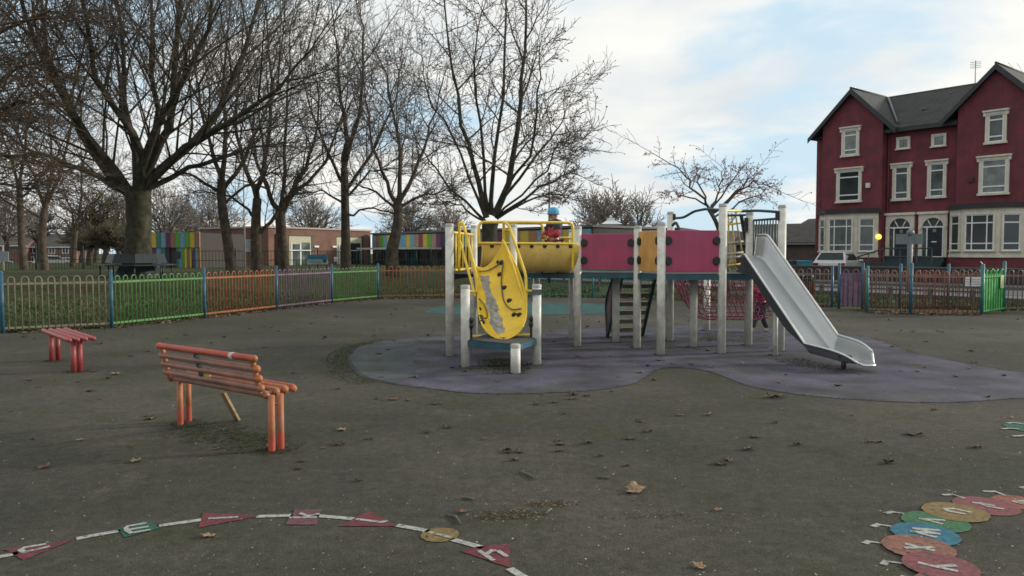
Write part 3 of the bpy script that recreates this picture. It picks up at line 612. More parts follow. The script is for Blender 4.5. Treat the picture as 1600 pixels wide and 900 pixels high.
m = MB(); m.tube([P(731, 526, 10.75), P(836, 523, 10.75)], .022, 8); m.build('cross_bar', M_ytube, cf)
# clamps on short posts
for k, s in (('B', 1), ('C', -1)):
    m = MB()
    for z in (.55, .62): m.ball(V(k, z)+Vector((s*.075, -.01, 0)), .035, sc=(1, 1, 1.2))
    m.box(V(k, .45)+Vector((s*.07, .02, 0)), (.04, .05, .2)); m.build('clamp', M_clamp, cf)
m = MB(); m.box(V('C', .98)+Vector((0, -.05, 0)), (.13, .04, .07)); m.box(V('C', .92)+Vector((-.07, 0, 0)), (.03, .05, .12)); m.build('bracket', mat('grey_bracket', (.12, .13, .13), .5, .4), cf)
# yellow climbing ramp
Re = [(786, 377, 11.25), (797, 396, 11.15), (808, 420, 11.0), (817, 445, 10.82), (822, 470, 10.62), (822, 492, 10.45), (817, 510, 10.28), (806, 523, 10.15), (787, 531, 10.05)]
Le = [(734, 398, 11.25), (739, 418, 11.12), (743, 438, 10.98), (746, 456, 10.82), (747, 474, 10.66), (749, 494, 10.45), (756, 512, 10.28), (769, 525, 10.15), (787, 531, 10.05)]
def cat(pl, t):
    t = max(0, min(.9999, t))*(len(pl)-1); i = int(t); f = t-i; g = lambda k: pl[max(0, min(len(pl)-1, k))]
    p0, p1, p2, p3 = g(i-1), g(i), g(i+1), g(i+2)
    return 0.5*((2*p1)+(-p0+p2)*f+(2*p0-5*p1+4*p2-p3)*f*f+(-p0+3*p1-3*p2+p3)*f**3)
ReW = [P(*q) for q in Re]; LeW = [P(*q) for q in Le]
def ramp(u, v, lift=0):
    l = cat(LeW, v); r = cat(ReW, v); wd = (r-l).length; k = math.sin(math.pi*u)**.75 if 0 < u < 1 else 0
    q_ = max(0, 1-v/.32)**1.3; dep = (min(.17, wd*.26)+.17*q_)*k; back = Vector((-.15, .80, -.58)).normalized().lerp(Vector((-.1, .35, -.93)), q_).normalized()
    return l.lerp(r, u)+back*(dep-lift)
m = MB(); m.grid(lambda u, v: ramp(u, v), 20, 40); rp_ = m.build('climbing_ramp', M_yel, cf, solid=.012, label='bright yellow curved ramp with worn grey strip')
m = MB(); m.tube([cat(LeW, i/24) for i in range(25)]+[cat(ReW, 1-i/24) for i in range(1, 25)], .013, 8); m.build('ramp_rim', M_yel, rp_)
def on_ramp(px, py):   # nearest surface parameter to a pixel
    best = None
    for i in range(41):
        for j in range(61):
            q = ramp(i/40, j/60); x = 800+F*q.x/(q.y*ca-(q.z-H)*sa) ; y = 450-F*((q.z-H)*ca+q.y*sa)/(q.y*ca-(q.z-H)*sa)
            e = (x-px)**2+(y-py)**2
            if best is None or e < best[0]: best = (e, i/40, j/60)
    return best[1], best[2]
rd = random.Random(4)
m = MB(); Z = lambda p: (700+p[0]/4.5, 340+p[1]/4.5)
lp = [(218, 408), (235, 470), (258, 540), (272, 610), (285, 690), (312, 770), (345, 825)]; rp2 = [(290, 408), (295, 480), (318, 540), (345, 610), (360, 670), (385, 740), (392, 808)]
LW = [on_ramp(*Z(p)) for p in lp]; RW = [on_ramp(*Z(p)) for p in rp2]; rows = 60; vs = []; ja = jb = 0
for i in range(rows+1):
    t = i/rows*(len(LW)-1); k = min(int(t), len(LW)-2); f = t-k
    a = (LW[k][0]*(1-f)+LW[k+1][0]*f, LW[k][1]*(1-f)+LW[k+1][1]*f); b = (RW[k][0]*(1-f)+RW[k+1][0]*f, RW[k][1]*(1-f)+RW[k+1][1]*f)
    ja = ja*.7+rd.gauss(0, .016); jb = jb*.7+rd.gauss(0, .016)
    for j in range(5): g = j/4; vs.append(ramp(a[0]+ja+(b[0]+jb-a[0]-ja)*g, a[1]+(b[1]-a[1])*g, .009))
m.add(vs, [(i*5+j, i*5+j+1, (i+1)*5+j+1, (i+1)*5+j) for i in range(rows) for j in range(4)], 0, True)
m.build('worn_strip', mat('worn_grey_strip', (.36, .34, .30), .8, var=.25, scale=16, col2=(.27, .25, .21), bump=.6, bscale=40), rp_)
for q in [(367, 402), (397, 490), (428, 585), (461, 683), (350, 320), (380, 322), (220, 640), (228, 700), (240, 742), (502, 690)]:
    u, v = on_ramp(*Z(q)); p = ramp(u, v, .012); m = MB(); s = .042 if q not in ((220, 640), (350, 320)) else .03
    m.ball(p, s, nu=10, nv=6, sc=(1, .45, .9)); m.build('hand_hold', M_clamp, rp_)
M_rope = mat('grey_rope', (.14, .125, .10), .9, var=.2, scale=60)
for pl in [[(383, 330), (372, 440), (378, 540), (400, 615), (450, 648), (510, 650)], [(215, 388), (265, 388), (320, 360), (380, 325)], [(215, 572), (255, 625), (278, 680), (270, 712), (222, 715)]]:
    ws = [ramp(*on_ramp(*Z(p)), .03) for p in pl]; m = MB(); m.tube([cat(ws, i/18) for i in range(19)], .009, 6); m.build('rope', M_rope, rp_)
# ramp hand rails
def rail(pl, r=.021, name='hand_rail', mt=None, parent=None, cl=False):
    ws = [P(*p) if isinstance(p, tuple) else p for p in pl]; m = MB(); k = len(ws)
    sm = []
    for i in range(k):   # round the bends
        if 0 < i < k-1:
            a, b, c = ws[i-1], ws[i], ws[i+1]; ra = min(.09, (a-b).length*.4, (c-b).length*.4); p0 = b+(a-b).normalized()*ra; p1 = b+(c-b).normalized()*ra
            sm += [p0.lerp(b, t).lerp(b.lerp(p1, t), t) for t in (0, .25, .5, .75, 1)]
        else: sm.append(ws[i])
    m.tube(sm, r, 10, round_=True); return m.build(name, mt or M_ytube, parent or cf)
rail([(717, 420, 11.2), (718, 347, 11.2), (724, 350, 11.18), (745, 432, 10.85), (745, 458, 10.8)])
rail([(718, 376, 11.2), (722, 388, 11.15), (742, 462, 10.75)], .019)
rail([(787, 400, 11.28), (787, 346, 11.25), (795, 352, 11.15), (822, 431, 10.85), (822, 478, 10.6)])
rail([(786, 376, 11.2), (791, 385, 11.15), (819, 467, 10.68)], .019)
for a, b in [((786, 358, 11.25), (798, 361, 11.25)), ((822, 454, 10.72), (834, 455, 10.4)), ((745, 456, 10.8), (733, 455, 10.3))]: rail([a, b], .016, 'rail_bracket')
# barred yellow guard on the left
m = MB(); a, b = V('A'), V('F'); d = (b-a); l = d.length; d.normalize()
for z in (1.24, 1.80): m.tube([a+d*.06+Vector((0, 0, z)), b-d*.06+Vector((0, 0, z))], .02, 8)
for i in range(7): q = a+d*(l*(i+.7)/7.4); m.tube([q+Vector((0, 0, 1.24)), q+Vector((0, 0, 1.80))], .013, 6)
m.build('guard_rail', M_ytube, cf)
# barrel shaped belly panel
x0w, x1w = P(747, 380, 11.75), P(895, 380, 12.15)
def belly(u, v):
    a = x0w.lerp(x1w, u); an = math.pi*.5*v*1.12; R = .46; dn = Vector((x1w.y-x0w.y, -(x1w.x-x0w.x), 0)).normalized()
    if dn.y > 0: dn = -dn
    xo = 0
    sh = Vector((x1w.x-x0w.x, x1w.y-x0w.y, 0)).normalized()*(.13*(v**3))*(1-2*u)
    return Vector((a.x, a.y, 0))+sh+dn*(R*math.cos(an)-R*.35)+Vector((0, 0, 1.655-R*1.02*math.sin(an)))
m = MB(); m.grid(belly, 24, 16); bp_ = m.build('barrel_panel', M_yel2, cf, solid=.014, label='faded yellow barrel shaped side panel')
m = MB()
for e in (0.005, .995): m.tube([belly(e, j/16) for j in range(17)], .016, 8)
m.build('panel_rim', M_yel2, bp_)
for v in (.04, .72):
    for i in range(5 if v > .5 else 7): m = MB(); q = belly((i+.7)/(5.4 if v > .5 else 7.4), v); m.ball(q+Vector((0, -.012, -.02)), .020 if v > .5 else .032, nu=8, nv=5, sc=(1, .5, 1)); m.build('bolt', M_clamp, bp_)
Yf0, Yf1 = belly(0, 0).y-.02, belly(1, 0).y-.02
rail([P(748, 380, Yf0), P(748, 347, Yf0), P(786, 347, Yf0+.08), P(895, 348, Yf1), P(895, 420, Yf1)], .022, 'guard_rail')
rail([P(749, 380, Yf0-.01), P(895, 381, Yf1-.01)], .021, 'guard_rail')
rail([P(790, 349, 12.95), P(848, 349, 12.95), P(849, 381, 12.95)], .021, 'guard_rail'); 
rail([P(848, 371, 12.95), P(893, 372, 13.0)], .020, 'guard_rail')
m = MB()
for i in range(5): px = 853+9*i; m.tube([P(px, 372, 13.0), P(px, 385, 13.0)], .012, 6)
m.build('guard_rail', M_ytube, cf)
# wave bar, ladder, top bars
rail([P(1054, 341, 12.95), P(1068, 340, 12.7), P(1085, 330, 12.4), P(1103, 326.5, 12.0), P(1122, 328, 11.5)], .021, 'wave_bar', M_grn)
rail([P(1051, 352, 12.95), P(1056, 347, 12.9), P(1063, 361, 12.8)], .024, 'wave_bar', M_grn)
m = MB(); m.box(P(1053, 339, 12.97), (.05, .06, .1)); m.box(V('R', 1.95)+Vector((-.07, -.03, 0)), (.04, .08, .22)); m.box(V('S', 2.06)+Vector((-.075, 0, 0)), (.04, .08, .14)); m.build('clamp', M_clamp, cf)
rail([P(1133, 329.5, 11.7), P(1161, 329.5, 12.2)], .022, 'top_bar'); rail([P(1160, 330, 12.15), P(1184, 329, 12.0), P(1213, 331, 11.72)], .022, 'top_bar', M_grn); rail([P(1133, 337, 12.3), P(1164, 336, 12.4)], .018, 'top_bar', M_grn)
t = None
m = MB()
for pl in ([(1138, 333), (1139, 418)], [(1143, 333), (1149, 417)], [(1149, 331), (1152, 352), (1159, 393)], [(1152, 331), (1146, 342), (1138, 352)]): m.tube([P(x, y, 12.55) for x, y in pl], .014, 6)
o_l = m.build('rope_ladder', mat('pale_yellow_rope', (.50, .40, .16), .7), cf)
for py in (348, 377, 394, 400, 412): m = MB(); m.tube([P(1137, py+3, 12.52), P(1161, py, 12.58)], .016, 6); m.build('rung', mat('pale_rung', (.5, .48, .4), .6) if py in (377, 394, 400) else M_ytube, o_l)
m = MB(); a, b = V('R'), V('S'); d = (b-a); l = d.length; d.normalize()
a = P(1176, 400, 12.35); a.z = 0; b = P(1213, 400, 11.75); b.z = 0; d = b-a; l = d.length; d.normalize()
for z in (1.24, 2.02): m.tube([a+Vector((0, 0, z)), b+Vector((0, 0, z))], .018, 8)
for i in range(9): q = a+d*(l*(i+.3)/8.6); m.tube([q+Vector((0, 0, 1.24)), q+Vector((0, 0, 2.02))], .011, 6)
m.build('guard_rail', M_grn, cf)
m = MB(); m.obox(P(1156, 335, 12.5), (.05, 0, 0), (0, .04, 0), (.08, 0, -.42)); m.build('bracket', M_clamp, cf)
# stairs at the back
st = bpy.data.objects.new('stairs', None)
s0, s1 = P(972, 432, 13.0), P(1024, 432, 13.0); e0, e1 = G(948, 527), G(1003, 525)
s0.z = s1.z = 1.12; M_tr = mat('worn_tread', (.16, .14, .09), .8, var=.3)
m = MB()
for a, b in ((s0, e0), (s1, e1)): m.obox(a+Vector((-.02, 0, -.08)), (.04, 0, 0), b-a, (0, 0, .13))
so_ = m.build('stair', M_grn, cf)
for i in range(7):
    t = (i+.4)/7; a = s0.lerp(e0, t); b = s1.lerp(e1, t); m = MB(); m.obox(a+Vector((.02, -.07, 0)), b-a-Vector((.04, 0, 0)), (0, .19, 0), (0, 0, .07)); m.build('tread', M_tr if i else M_dk, so_)
m = MB(); m.prism([s0+Vector((-.15, .1, .1)), P(948, 466, 13.6), e0+Vector((-.02, 0, .02)), e0+Vector((.02, 0, .06)), s0+Vector((-.02, .1, -.1))], (.012, 0, 0)); m.build('side_panel', mat('dull_pink_panel', (.17, .11, .125), .6), so_)
rail([P(958, 430, 13.1), P(948, 462, 13.5), P(946, 480, 13.7), e0+Vector((0, 0, .05))], .016, 'stair_rail', M_grn, so_)
# rope net
def net(u, v):
    zt = 1.12; xl = P(1062, 434, 13.0).x; xr = P(1207, 434, 13.0).x+.1
    a = math.pi*v; y = 13.55-.6*math.cos(a); dz = .80*math.sin(a)**.75
    x = xl+(xr-xl)*u; f = min(1, .06+(u/.34))**.9 if u < .34 else 1
    if u > .93: dz *= .97
    return Vector((x, y, zt-dz*(math.sin(min(1, u/.34)*math.pi/2)**1.0)))
m = MB()
for k in range(-14, 18):
    p1 = []; p2 = []
    for j in range(0, 41):
        v = j/40; u = (k/15)+v*.55
        if 0 <= u <= 1: p1.append(net(u, v))
    if len(p1) > 2: m.tube(p1, .0075, 5)
for j in range(1, 15):
    m.tube([net(i/30, j/15) for i in range(31)], .0075, 5)
m.build('rope_net', mat('magenta_rope', (.17, .02, .055), .8, var=.3, scale=20), cf)
m = MB(); m.tube([net(0, 0), net(1, 0)], .014, 6); m.tube([net(0, 1), net(1, 1)], .014, 6); m.build('net_bar', M_beam, cf)
# ---- steel slide ----
N0, N2, N3 = P(1163, 397, 11.1), P(1257, 537, 10.18), P(1345, 559, 9.45)
F0, F2, F3 = P(1199, 367, 11.34), P(1309, 524, 10.42), P(1368, 541, 9.68)
Nt, Ft = P(1158, 401, 11.3), P(1183, 368, 11.62)
def side(a0, b0, c0, d0, t):   # t 0..1: top lip, slope, bend, run-out
    ks = [a0, b0, c0, d0]
    if t < .06: return a0.lerp(b0, t/.06)
    if t < .70:
        q = (t-.06)/.64
        return b0.lerp(c0, q)
    q = (t-.70)/.30; return c0.lerp(d0, q)
def slide(u, t):
    n_ = side(Nt, N0, N2, N3, t); f_ = side(Ft, F0, F2, F3, t)
    dep = .15 if .06 < t < .9 else (.15*(t/.06)*.5+.075 if t <= .06 else .15-(t-.9)*.7)
    fl = min(1, min(u, 1-u)/.16); fl = fl*fl*(3-2*fl)
    base = n_.lerp(f_, u); zf = n_.lerp(f_, .5*u+.1).z
    # far wall taller: floor follows the near rim height
    nz = n_.z+(f_.z-n_.z)*.25
    z = base.z*(1-fl)+(nz-dep)*fl
    if t > .78:
        k = (t-.78)/.22; k2 = k*k; dr = (N3-N2); dr.z = 0; dr.normalize(); base = base+dr*(.13*k2*math.sin(math.pi*u)-.05*k2)
        z -= .075*k2*k*(1-.3*fl)
    return Vector((base.x, base.y, z))
def tt(i, n): return i/n
m = MB(); m.grid(slide, 24, 60); sl = m.build('slide', M_steel, cf, solid=.008, label='stainless steel slide chute')
_m = sl.modifiers.new('sm', 'SMOOTH') ; sl.modifiers.remove(_m)
m = MB()
for e in (0, 1): m.tube([slide(e, i/60)+Vector((0, 0, .004)) for i in range(61)], .016, 8)
m.tube([slide(i/20, 1) for i in range(21)], .014, 8); m.tube([slide(i/20, 0) for i in range(21)], .012, 8); m.build('slide_rim', mat('bright_steel_edge', (.60, .61, .60), .42, .9, var=.05), sl)
m = MB()   # painted dark support cheek under the near side
def chk(t, w_): q = slide(0, t); return Vector((q.x-.006, q.y-.006, q.z-.012-w_))
ws = [(.06+.64*i/12, .17*min(1, (12-i)/4+.12)) for i in range(13)]; vsu = [chk(t, 0) for t, _ in ws]; vsl = [chk(t, w_) for t, w_ in ws]
m.add(vsu+vsl+[v+Vector((.012, .02, 0)) for v in vsu+vsl], [(i, i+1, i+14, i+13) for i in range(12)]+[(26+i+1, 26+i, 26+i+13, 26+i+14) for i in range(12)]+[(13+i, 13+i+1, 39+i+1, 39+i) for i in range(12)])
m.prism([P(1163, 400, 11.12), P(1150, 425, 11.2), P(1182, 432, 11.0)], (.02, .03, 0)); m.build('slide_cheek', mat('dark_steel_cheek', (.035, .043, .045), .5, .2), sl)
ft = G(1318, 578); m = MB(); m.tube([(ft.x, ft.y, -.02), (ft.x, ft.y, .17)], .032, 10); m.box((ft.x, ft.y, .175), (.16, .12, .03)); m.box((ft.x, ft.y, .006), (.11, .11, .02)); m.build('slide_foot', mat('dark_metal_foot', (.06, .062, .062), .5, .5), sl)

# ======================= BENCHES =======================
M_or = mat('orange_bench_paint', (.40, .130, .045), .6, var=.2, scale=9, col2=(.35, .16, .085), thr=(.45, .7)); M_orr = mat('red_orange_bench_paint', (.40, .070, .038), .55, var=.16, scale=8); M_fade = mat('faded_bench_slat', (.30, .135, .095), .5, var=.2, scale=5, col2=(.25, .14, .11), thr=(.4, .65)); M_redb = mat('red_bench_paint', (.33, .055, .055), .45, var=.2, scale=9)
t = thing('park_bench', (-2.3, 6.2, 0), 'orange tubular park bench with slatted backrest seen from behind', 'bench')
a, b = Vector((-2.96, 6.49, 0)), Vector((-1.90, 5.70, 0)); ax = (b-a).normalized(); nr = Vector((-ax.y, ax.x, 0)) # towards the seat front
bs = [(.715, -.035), (.635, -.012), (.560, .005), (.488, .022)]
for i, (z, o) in enumerate(bs):
    m = MB(); m.tube([a+nr*o+Vector((0, 0, z)), b+nr*o+Vector((0, 0, z))], .0265, 12, round_=True); m.build('backrest_slat', [M_orr, M_fade, M_fade, M_fade][i], t, label='brighter red top rail' if i == 0 else None)
ss = [(.435, .065), (.450, .155), (.455, .235), (.452, .315)]
for i, (z, o) in enumerate(ss):
    m = MB(); m.tube([a+nr*o+ax*.0+Vector((0, 0, z)), b+nr*o+Vector((0, 0, z))], .027, 12, round_=True); m.build('seat_slat', [M_fade, M_or, M_or, M_orr][i], t)
for e, s in ((a+ax*.03, 0), (b-ax*.02, 1)):
    pl = [e+nr*o+Vector((0, 0, z)) for z, o in bs]+[e+nr*.035+Vector((0, 0, .445))]+[e+nr*o+Vector((0, 0, z-.01)) for z, o in ss]
    m = MB(); m.tube([cat(pl, i/30) for i in range(31)], .021, 10)
    for q in pl[:4]+pl[5:]: m.ball(q+ax*(.03 if s else -.03), .029, nu=10, nv=8)
    m.build('end_frame', M_or, t)
for (px, py) in ((282, 664), (295, 659), (425, 706), (439, 703)):
    g = G(px, py); m = MB(); m.tube([(g.x, g.y, -.02), (g.x, g.y, .43)], .0255, 12); o = m.build('leg', M_or, t)
    m = MB(); m.lathe((g.x, g.y, 0), [(.0268, 0), (.0268, .10+.03*random.random()), (.026, .14)], 12); m.build('leg_foot', M_orr, o)
mid = (a+b)/2-ax*.1
for z, o in bs[:3]: m = MB(); m.box(mid+nr*(o-.0)+Vector((0, 0, z-.038)), (.035, .03, .03), math.atan2(ax.y, ax.x)); m.build('bracket', M_clamp, t)
m = MB(); m.tube([mid+ax*.02+nr*.015+Vector((0, 0, .515)), mid+ax*.11+nr*.015+Vector((0, 0, .513))], .012, 6); m.build('yellow_sticker', mat('yellow_tape', (.5, .4, .05), .6), t)
q = a.lerp(b, .80)+nr*bs[0][1]+Vector((0, 0, .715)); m = MB(); m.tube([q-ax*.025, q+ax*.025], .0275, 12); m.build('paint_chip', mat('pale_chip', (.55, .45, .42), .6), t)
a2, b2 = P(345, 609, 6.25), G(370, 655, .0); m = MB(); d = b2-a2; sd_ = ax*.065; m.obox(a2, d, sd_, d.cross(sd_).normalized()*.025)
tag(m.build('wooden_plank', mat('raw_wood', (.42, .31, .17), .7, var=.2, scale=12), bevel=.004), 'pale wooden plank leaning under the orange bench', 'plank')
t = thing('backless_bench', (-5.9, 10, 0), 'small red backless bench of tubes by the taupe fence', 'bench')
a = G(81, 565); b = G(115, 582); a.z = b.z = 0; ax = (b-a).normalized(); nr = Vector((-ax.y, ax.x, 0))
for i in range(4):
    o = -.07+.09*i; m = MB(); m.tube([a-ax*.14+nr*o+Vector((0, 0, .425)), b+ax*.16+nr*o+Vector((0, 0, .425))], .03, 10, round_=True); m.build('seat_slat', M_redb, t)
for (px, py) in ((81, 565), (91, 563.5), (115.5, 582), (125.5, 581)):
    g = G(px, py); m = MB(); m.tube([(g.x, g.y, -.02), (g.x, g.y, .40)], .033, 10); m.build('leg', M_redb, t)

# ======================= CHILDREN =======================
def skin(name, joints, edges, mt, parent, root=0, sub=2):
    me = bpy.data.meshes.new('tmp'); me.from_pydata([j[:3] for j in joints], edges, []); ob = bpy.data.objects.new('tmp', me); COL.objects.link(ob)
    ob.modifiers.new('sk', 'SKIN').use_smooth_shade = True; ob.modifiers.new('ss', 'SUBSURF').levels = sub; ob.modifiers[1].render_levels = sub
    bpy.context.view_layer.update()
    for i, j in enumerate(joints):
        sv = me.skin_vertices[0].data[i]; r = j[3] if isinstance(j[3], tuple) else (j[3], j[3]); sv.radius = r; sv.use_root = (i == root)
    dg = bpy.context.evaluated_depsgraph_get(); dg.update(); m2 = bpy.data.meshes.new_from_object(ob.evaluated_get(dg)); bpy.data.objects.remove(ob)
    m2.name = name; m2.materials.clear(); m2.materials.append(mt); o = bpy.data.objects.new(name, m2); COL.objects.link(o); o.parent = parent
    for p in m2.polygons: p.use_smooth = True
    return o
M_skin = mat('skin', (.42, .22, .15), .5, var=.05)
def hand(c, d, parent, side=1, s=1.0):
    m = MB(); c = Vector(c); d = Vector(d).normalized(); u = d.orthogonal().normalized(); w_ = d.cross(u)
    m.ball(c+d*.025*s, .024*s, nu=8, nv=6, sc=(1, .8, 1))
    for i, (l, o) in enumerate(((.032, -.016), (.038, -.005), (.036, .006), (.028, .016))):
        p0 = c+d*.04*s+u*o*s; m.tube([p0, p0+d*l*.6*s, p0+d*l*.9*s+w_*.012*s], [.0065*s, .006*s, .005*s], 6, round_=True)
    p0 = c+d*.012*s+u*.02*s*side; m.tube([p0, p0+u*.018*s*side+d*.012*s, p0+u*.02*s*side+d*.03*s], [.007*s, .0065*s, .0055*s], 6, round_=True)
    return m.build('hand', M_skin, parent)
def child(loc, yaw, label, J, jacket, trousers, shoe, hat, k=1.0, hair=None):
    t = thing('person', loc, label, 'person'); R_ = Matrix.Rotation(yaw, 3, 'Z')
    def W(n, r): p = R_ @ Vector(J[n])*k; return (p.x, p.y, p.z, (r*k, r*k) if not isinstance(r, tuple) else (r[0]*k, r[1]*k))
    ns = ['pelvis', 'chest', 'neck', 'head', 'crown', 'shL', 'elL', 'wrL', 'shR', 'elR', 'wrR', 'hipL', 'knL', 'anL', 'hipR', 'knR', 'anR', 'toeL', 'toeR']
    rr = dict(pelvis=.075, chest=.08, neck=.035, head=.078, crown=.07, shL=.035, elL=.028, wrL=.022, shR=.035, elR=.028, wrR=.022, hipL=.055, knL=.042, anL=.03, hipR=.055, knR=.042, anR=.03, toeL=.022, toeR=.022)
    E = [(0, 1), (1, 2), (2, 3), (3, 4), (1, 5), (5, 6), (6, 7), (1, 8), (8, 9), (9, 10), (0, 11), (11, 12), (12, 13), (0, 14), (14, 15), (15, 16), (13, 17), (16, 18)]
    skin('body', [W(n, rr[n]) for n in ns], E, M_skin, t)
    jn = ['pelvis', 'chest', 'neck', 'shL', 'elL', 'wrL', 'shR', 'elR', 'wrR']
    jr = dict(pelvis=.115, chest=.115, neck=.06, shL=.062, elL=.052, wrL=.042, shR=.062, elR=.052, wrR=.042)
    skin('coat', [W(n, jr[n]) for n in jn], [(0, 1), (1, 2), (1, 3), (3, 4), (4, 5), (1, 6), (6, 7), (7, 8)], jacket[0], t)
    if len(jacket) > 1:
        yk = {**jr, 'chest': .12, 'neck': .072, 'shL': .068, 'shR': .068}; L3 = lambda n: R_ @ Vector(J[n])*k+Vector(loc); m = MB(); m.tube([L3('shL').lerp(L3('elL'), .45), L3('shL')+Vector((0, 0, .005)), L3('chest2')+Vector((0, 0, .01)), L3('shR')+Vector((0, 0, .005)), L3('shR').lerp(L3('elR'), .45)], [.064*k, .080*k, .105*k, .080*k, .064*k], 14, round_=True); m.tube([L3('chest2'), L3('neck')+Vector((0, 0, .01))], [.09*k, .062*k], 12); m.build('coat_yoke', jacket[1], t)
    skin('trousers', [W('pelvis', .10), W('hipL', .075), W('knL', .058), W('anL', .047), W('hipR', .075), W('knR', .058), W('anR', .047)], [(0, 1), (1, 2), (2, 3), (0, 4), (4, 5), (5, 6)], trousers, t)
    for s in 'LR': skin('shoe', [W('an'+s, .042), W('hl'+s, .034), W('toe'+s, .034)], [(0, 1), (1, 2)], shoe, t, root=1)
    hd = R_ @ Vector(J['head'])*k+Vector(loc); fw = R_ @ Vector((0, -1, 0)); rt = R_ @ Vector((1, 0, 0))
    m = MB()
    for s in (-1, 1): m.ball(hd+fw*.070*k+rt*s*.028*k+Vector((0, 0, .004)), .0105*k, nu=8, nv=6)
    m.build('eyes', mat('eye_dark', (.02, .015, .012), .3), t)
    m = MB(); m.ball(hd+fw*.082*k+Vector((0, 0, -.014)), .012*k, nu=8, nv=6, sc=(.8, 1.1, 1.2)); m.tube([hd+fw*.074*k-rt*.018*k+Vector((0, 0, -.040)), hd+fw*.079*k+Vector((0, 0, -.043)), hd+fw*.074*k+rt*.018*k+Vector((0, 0, -.040))], .005, 6)
    for s in (-1, 1): m.ball(hd+rt*s*.080*k+Vector((0, 0, -.005)), .016*k, nu=8, nv=6, sc=(.5, 1, 1.3))
    m.build('face', mat('face_features', (.33, .15, .11), .5), t)
    for s, sg in (('L', -1), ('R', 1)):
        a = R_ @ Vector(J['wr'+s])*k+Vector(loc); b = R_ @ Vector(J['el'+s])*k+Vector(loc); hand(a+(a-b).normalized()*.01, a-b, t, sg, k*.85)
    m = MB()
    if hat:
        m.lathe(hd+Vector((0, 0, .0)), [(.088*k, .015*k), (.094*k, .018*k), (.095*k, .045*k), (.092*k, .075*k), (.075*k, .108*k), (.045*k, .128*k), (.001, .136*k)], 16); o = m.build('hat', hat[0], t)
        m = MB(); m.lathe(hd, [(.092*k, .010*k), (.099*k, .015*k), (.099*k, .038*k), (.093*k, .043*k)], 16); m.build('hat_band', hat[1], o)
    if hair:
        m = MB(); m.ball(hd-fw*.018+Vector((0, 0, .012)), .092*k, sc=(.95, 1, 1.02)); m.ball(hd-fw*.06*k-Vector((0, 0, .05*k)), .06*k, sc=(1, .7, 1.5)); m.build('hair', hair, t)
    return t
J1 = dict(pelvis=(0, 0, .50), chest=(0, .01, .70), chest2=(0, .01, .755), neck=(0, 0, .81), head=(0, -.02, .915), crown=(0, -.01, .965), shL=(-.10, 0, .765), elL=(-.15, -.05, .62), wrL=(-.09, -.20, .56), shR=(.10, 0, .765), elR=(.15, -.06, .62), wrR=(.07, -.20, .58),
          hipL=(-.055, 0, .46), knL=(-.06, -.01, .25), anL=(-.06, .01, .06), hipR=(.055, 0, .46), knR=(.06, -.01, .25), anR=(.06, .01, .06), hlL=(-.06, .03, .035), toeL=(-.065, -.09, .03), hlR=(.06, .03, .035), toeR=(.065, -.09, .03))
navy = mat('navy_coat', (.020, .026, .045), .75); redc = mat('red_coat', (.34, .028, .040), .7, var=.2, scale=14); dred = mat('dark_red_trousers', (.15, .018, .04), .8); cy = mat('sky_blue_hat', (.08, .36, .58), .85, var=.15, scale=50); cyb = mat('pale_blue_hat_band', (.10, .30, .48), .85)
c1 = P(866, 395, 12.62); kh = (P(862, 323, 12.62).z-1.19)/1.055
ch1 = child((c1.x, 12.62, 1.19), math.radians(-55), 'child in sky blue hat and red coat with navy shoulders on the yellow deck', J1, [redc, navy], dred, mat('dark_shoe', (.02, .02, .02), .6), [cy, cyb], kh)
m = MB(); c = Vector((c1.x, 12.62, 1.19+.455*kh)); m.lathe(c, [(.135*kh, -.045), (.140*kh, -.02), (.128*kh, .03)], 18); m.build('coat_hem', mat('pale_hem', (.42, .38, .38), .8), ch1)
J2 = dict(pelvis=(0, .02, .52), chest=(0, -.05, .74), chest2=(0, -.05, .76), neck=(0, -.10, .85), head=(0, -.15, .95), crown=(0, -.15, 1.0), shL=(-.10, -.08, .80), elL=(-.17, -.02, .66), wrL=(-.16, -.14, .58), shR=(.10, -.08, .80), elR=(.15, -.20, .72), wrR=(.12, -.30, .80),
          hipL=(-.055, .02, .48), knL=(-.06, -.05, .27), anL=(-.06, -.12, .06), hipR=(.055, .02, .48), knR=(.06, .0, .26), anR=(.06, .10, .07), hlL=(-.06, -.10, .035), toeL=(-.065, -.22, .03), hlR=(.06, .13, .05), toeR=(.065, .02, .03))
pinkc = mat('magenta_coat', (.36, .02, .09), .7, var=.2, scale=14); q = G(1188, 519)
ch2 = child((q.x, q.y, .008), math.radians(-70), 'child in magenta coat and dark trousers walking behind the rope net beside the slide', J2, [pinkc], mat('grey_trousers', (.035, .035, .042), .8), mat('shoe_pale_sole', (.35, .33, .32), .6), None, 1.05, mat('brown_hair', (.05, .028, .015), .7))
m = MB(); m.ball((q.x+.1, q.y+.03, .62), .11, sc=(.8, .8, .55)); m.build('jumper_hem', mat('blue_jumper', (.03, .12, .38), .8), ch2)
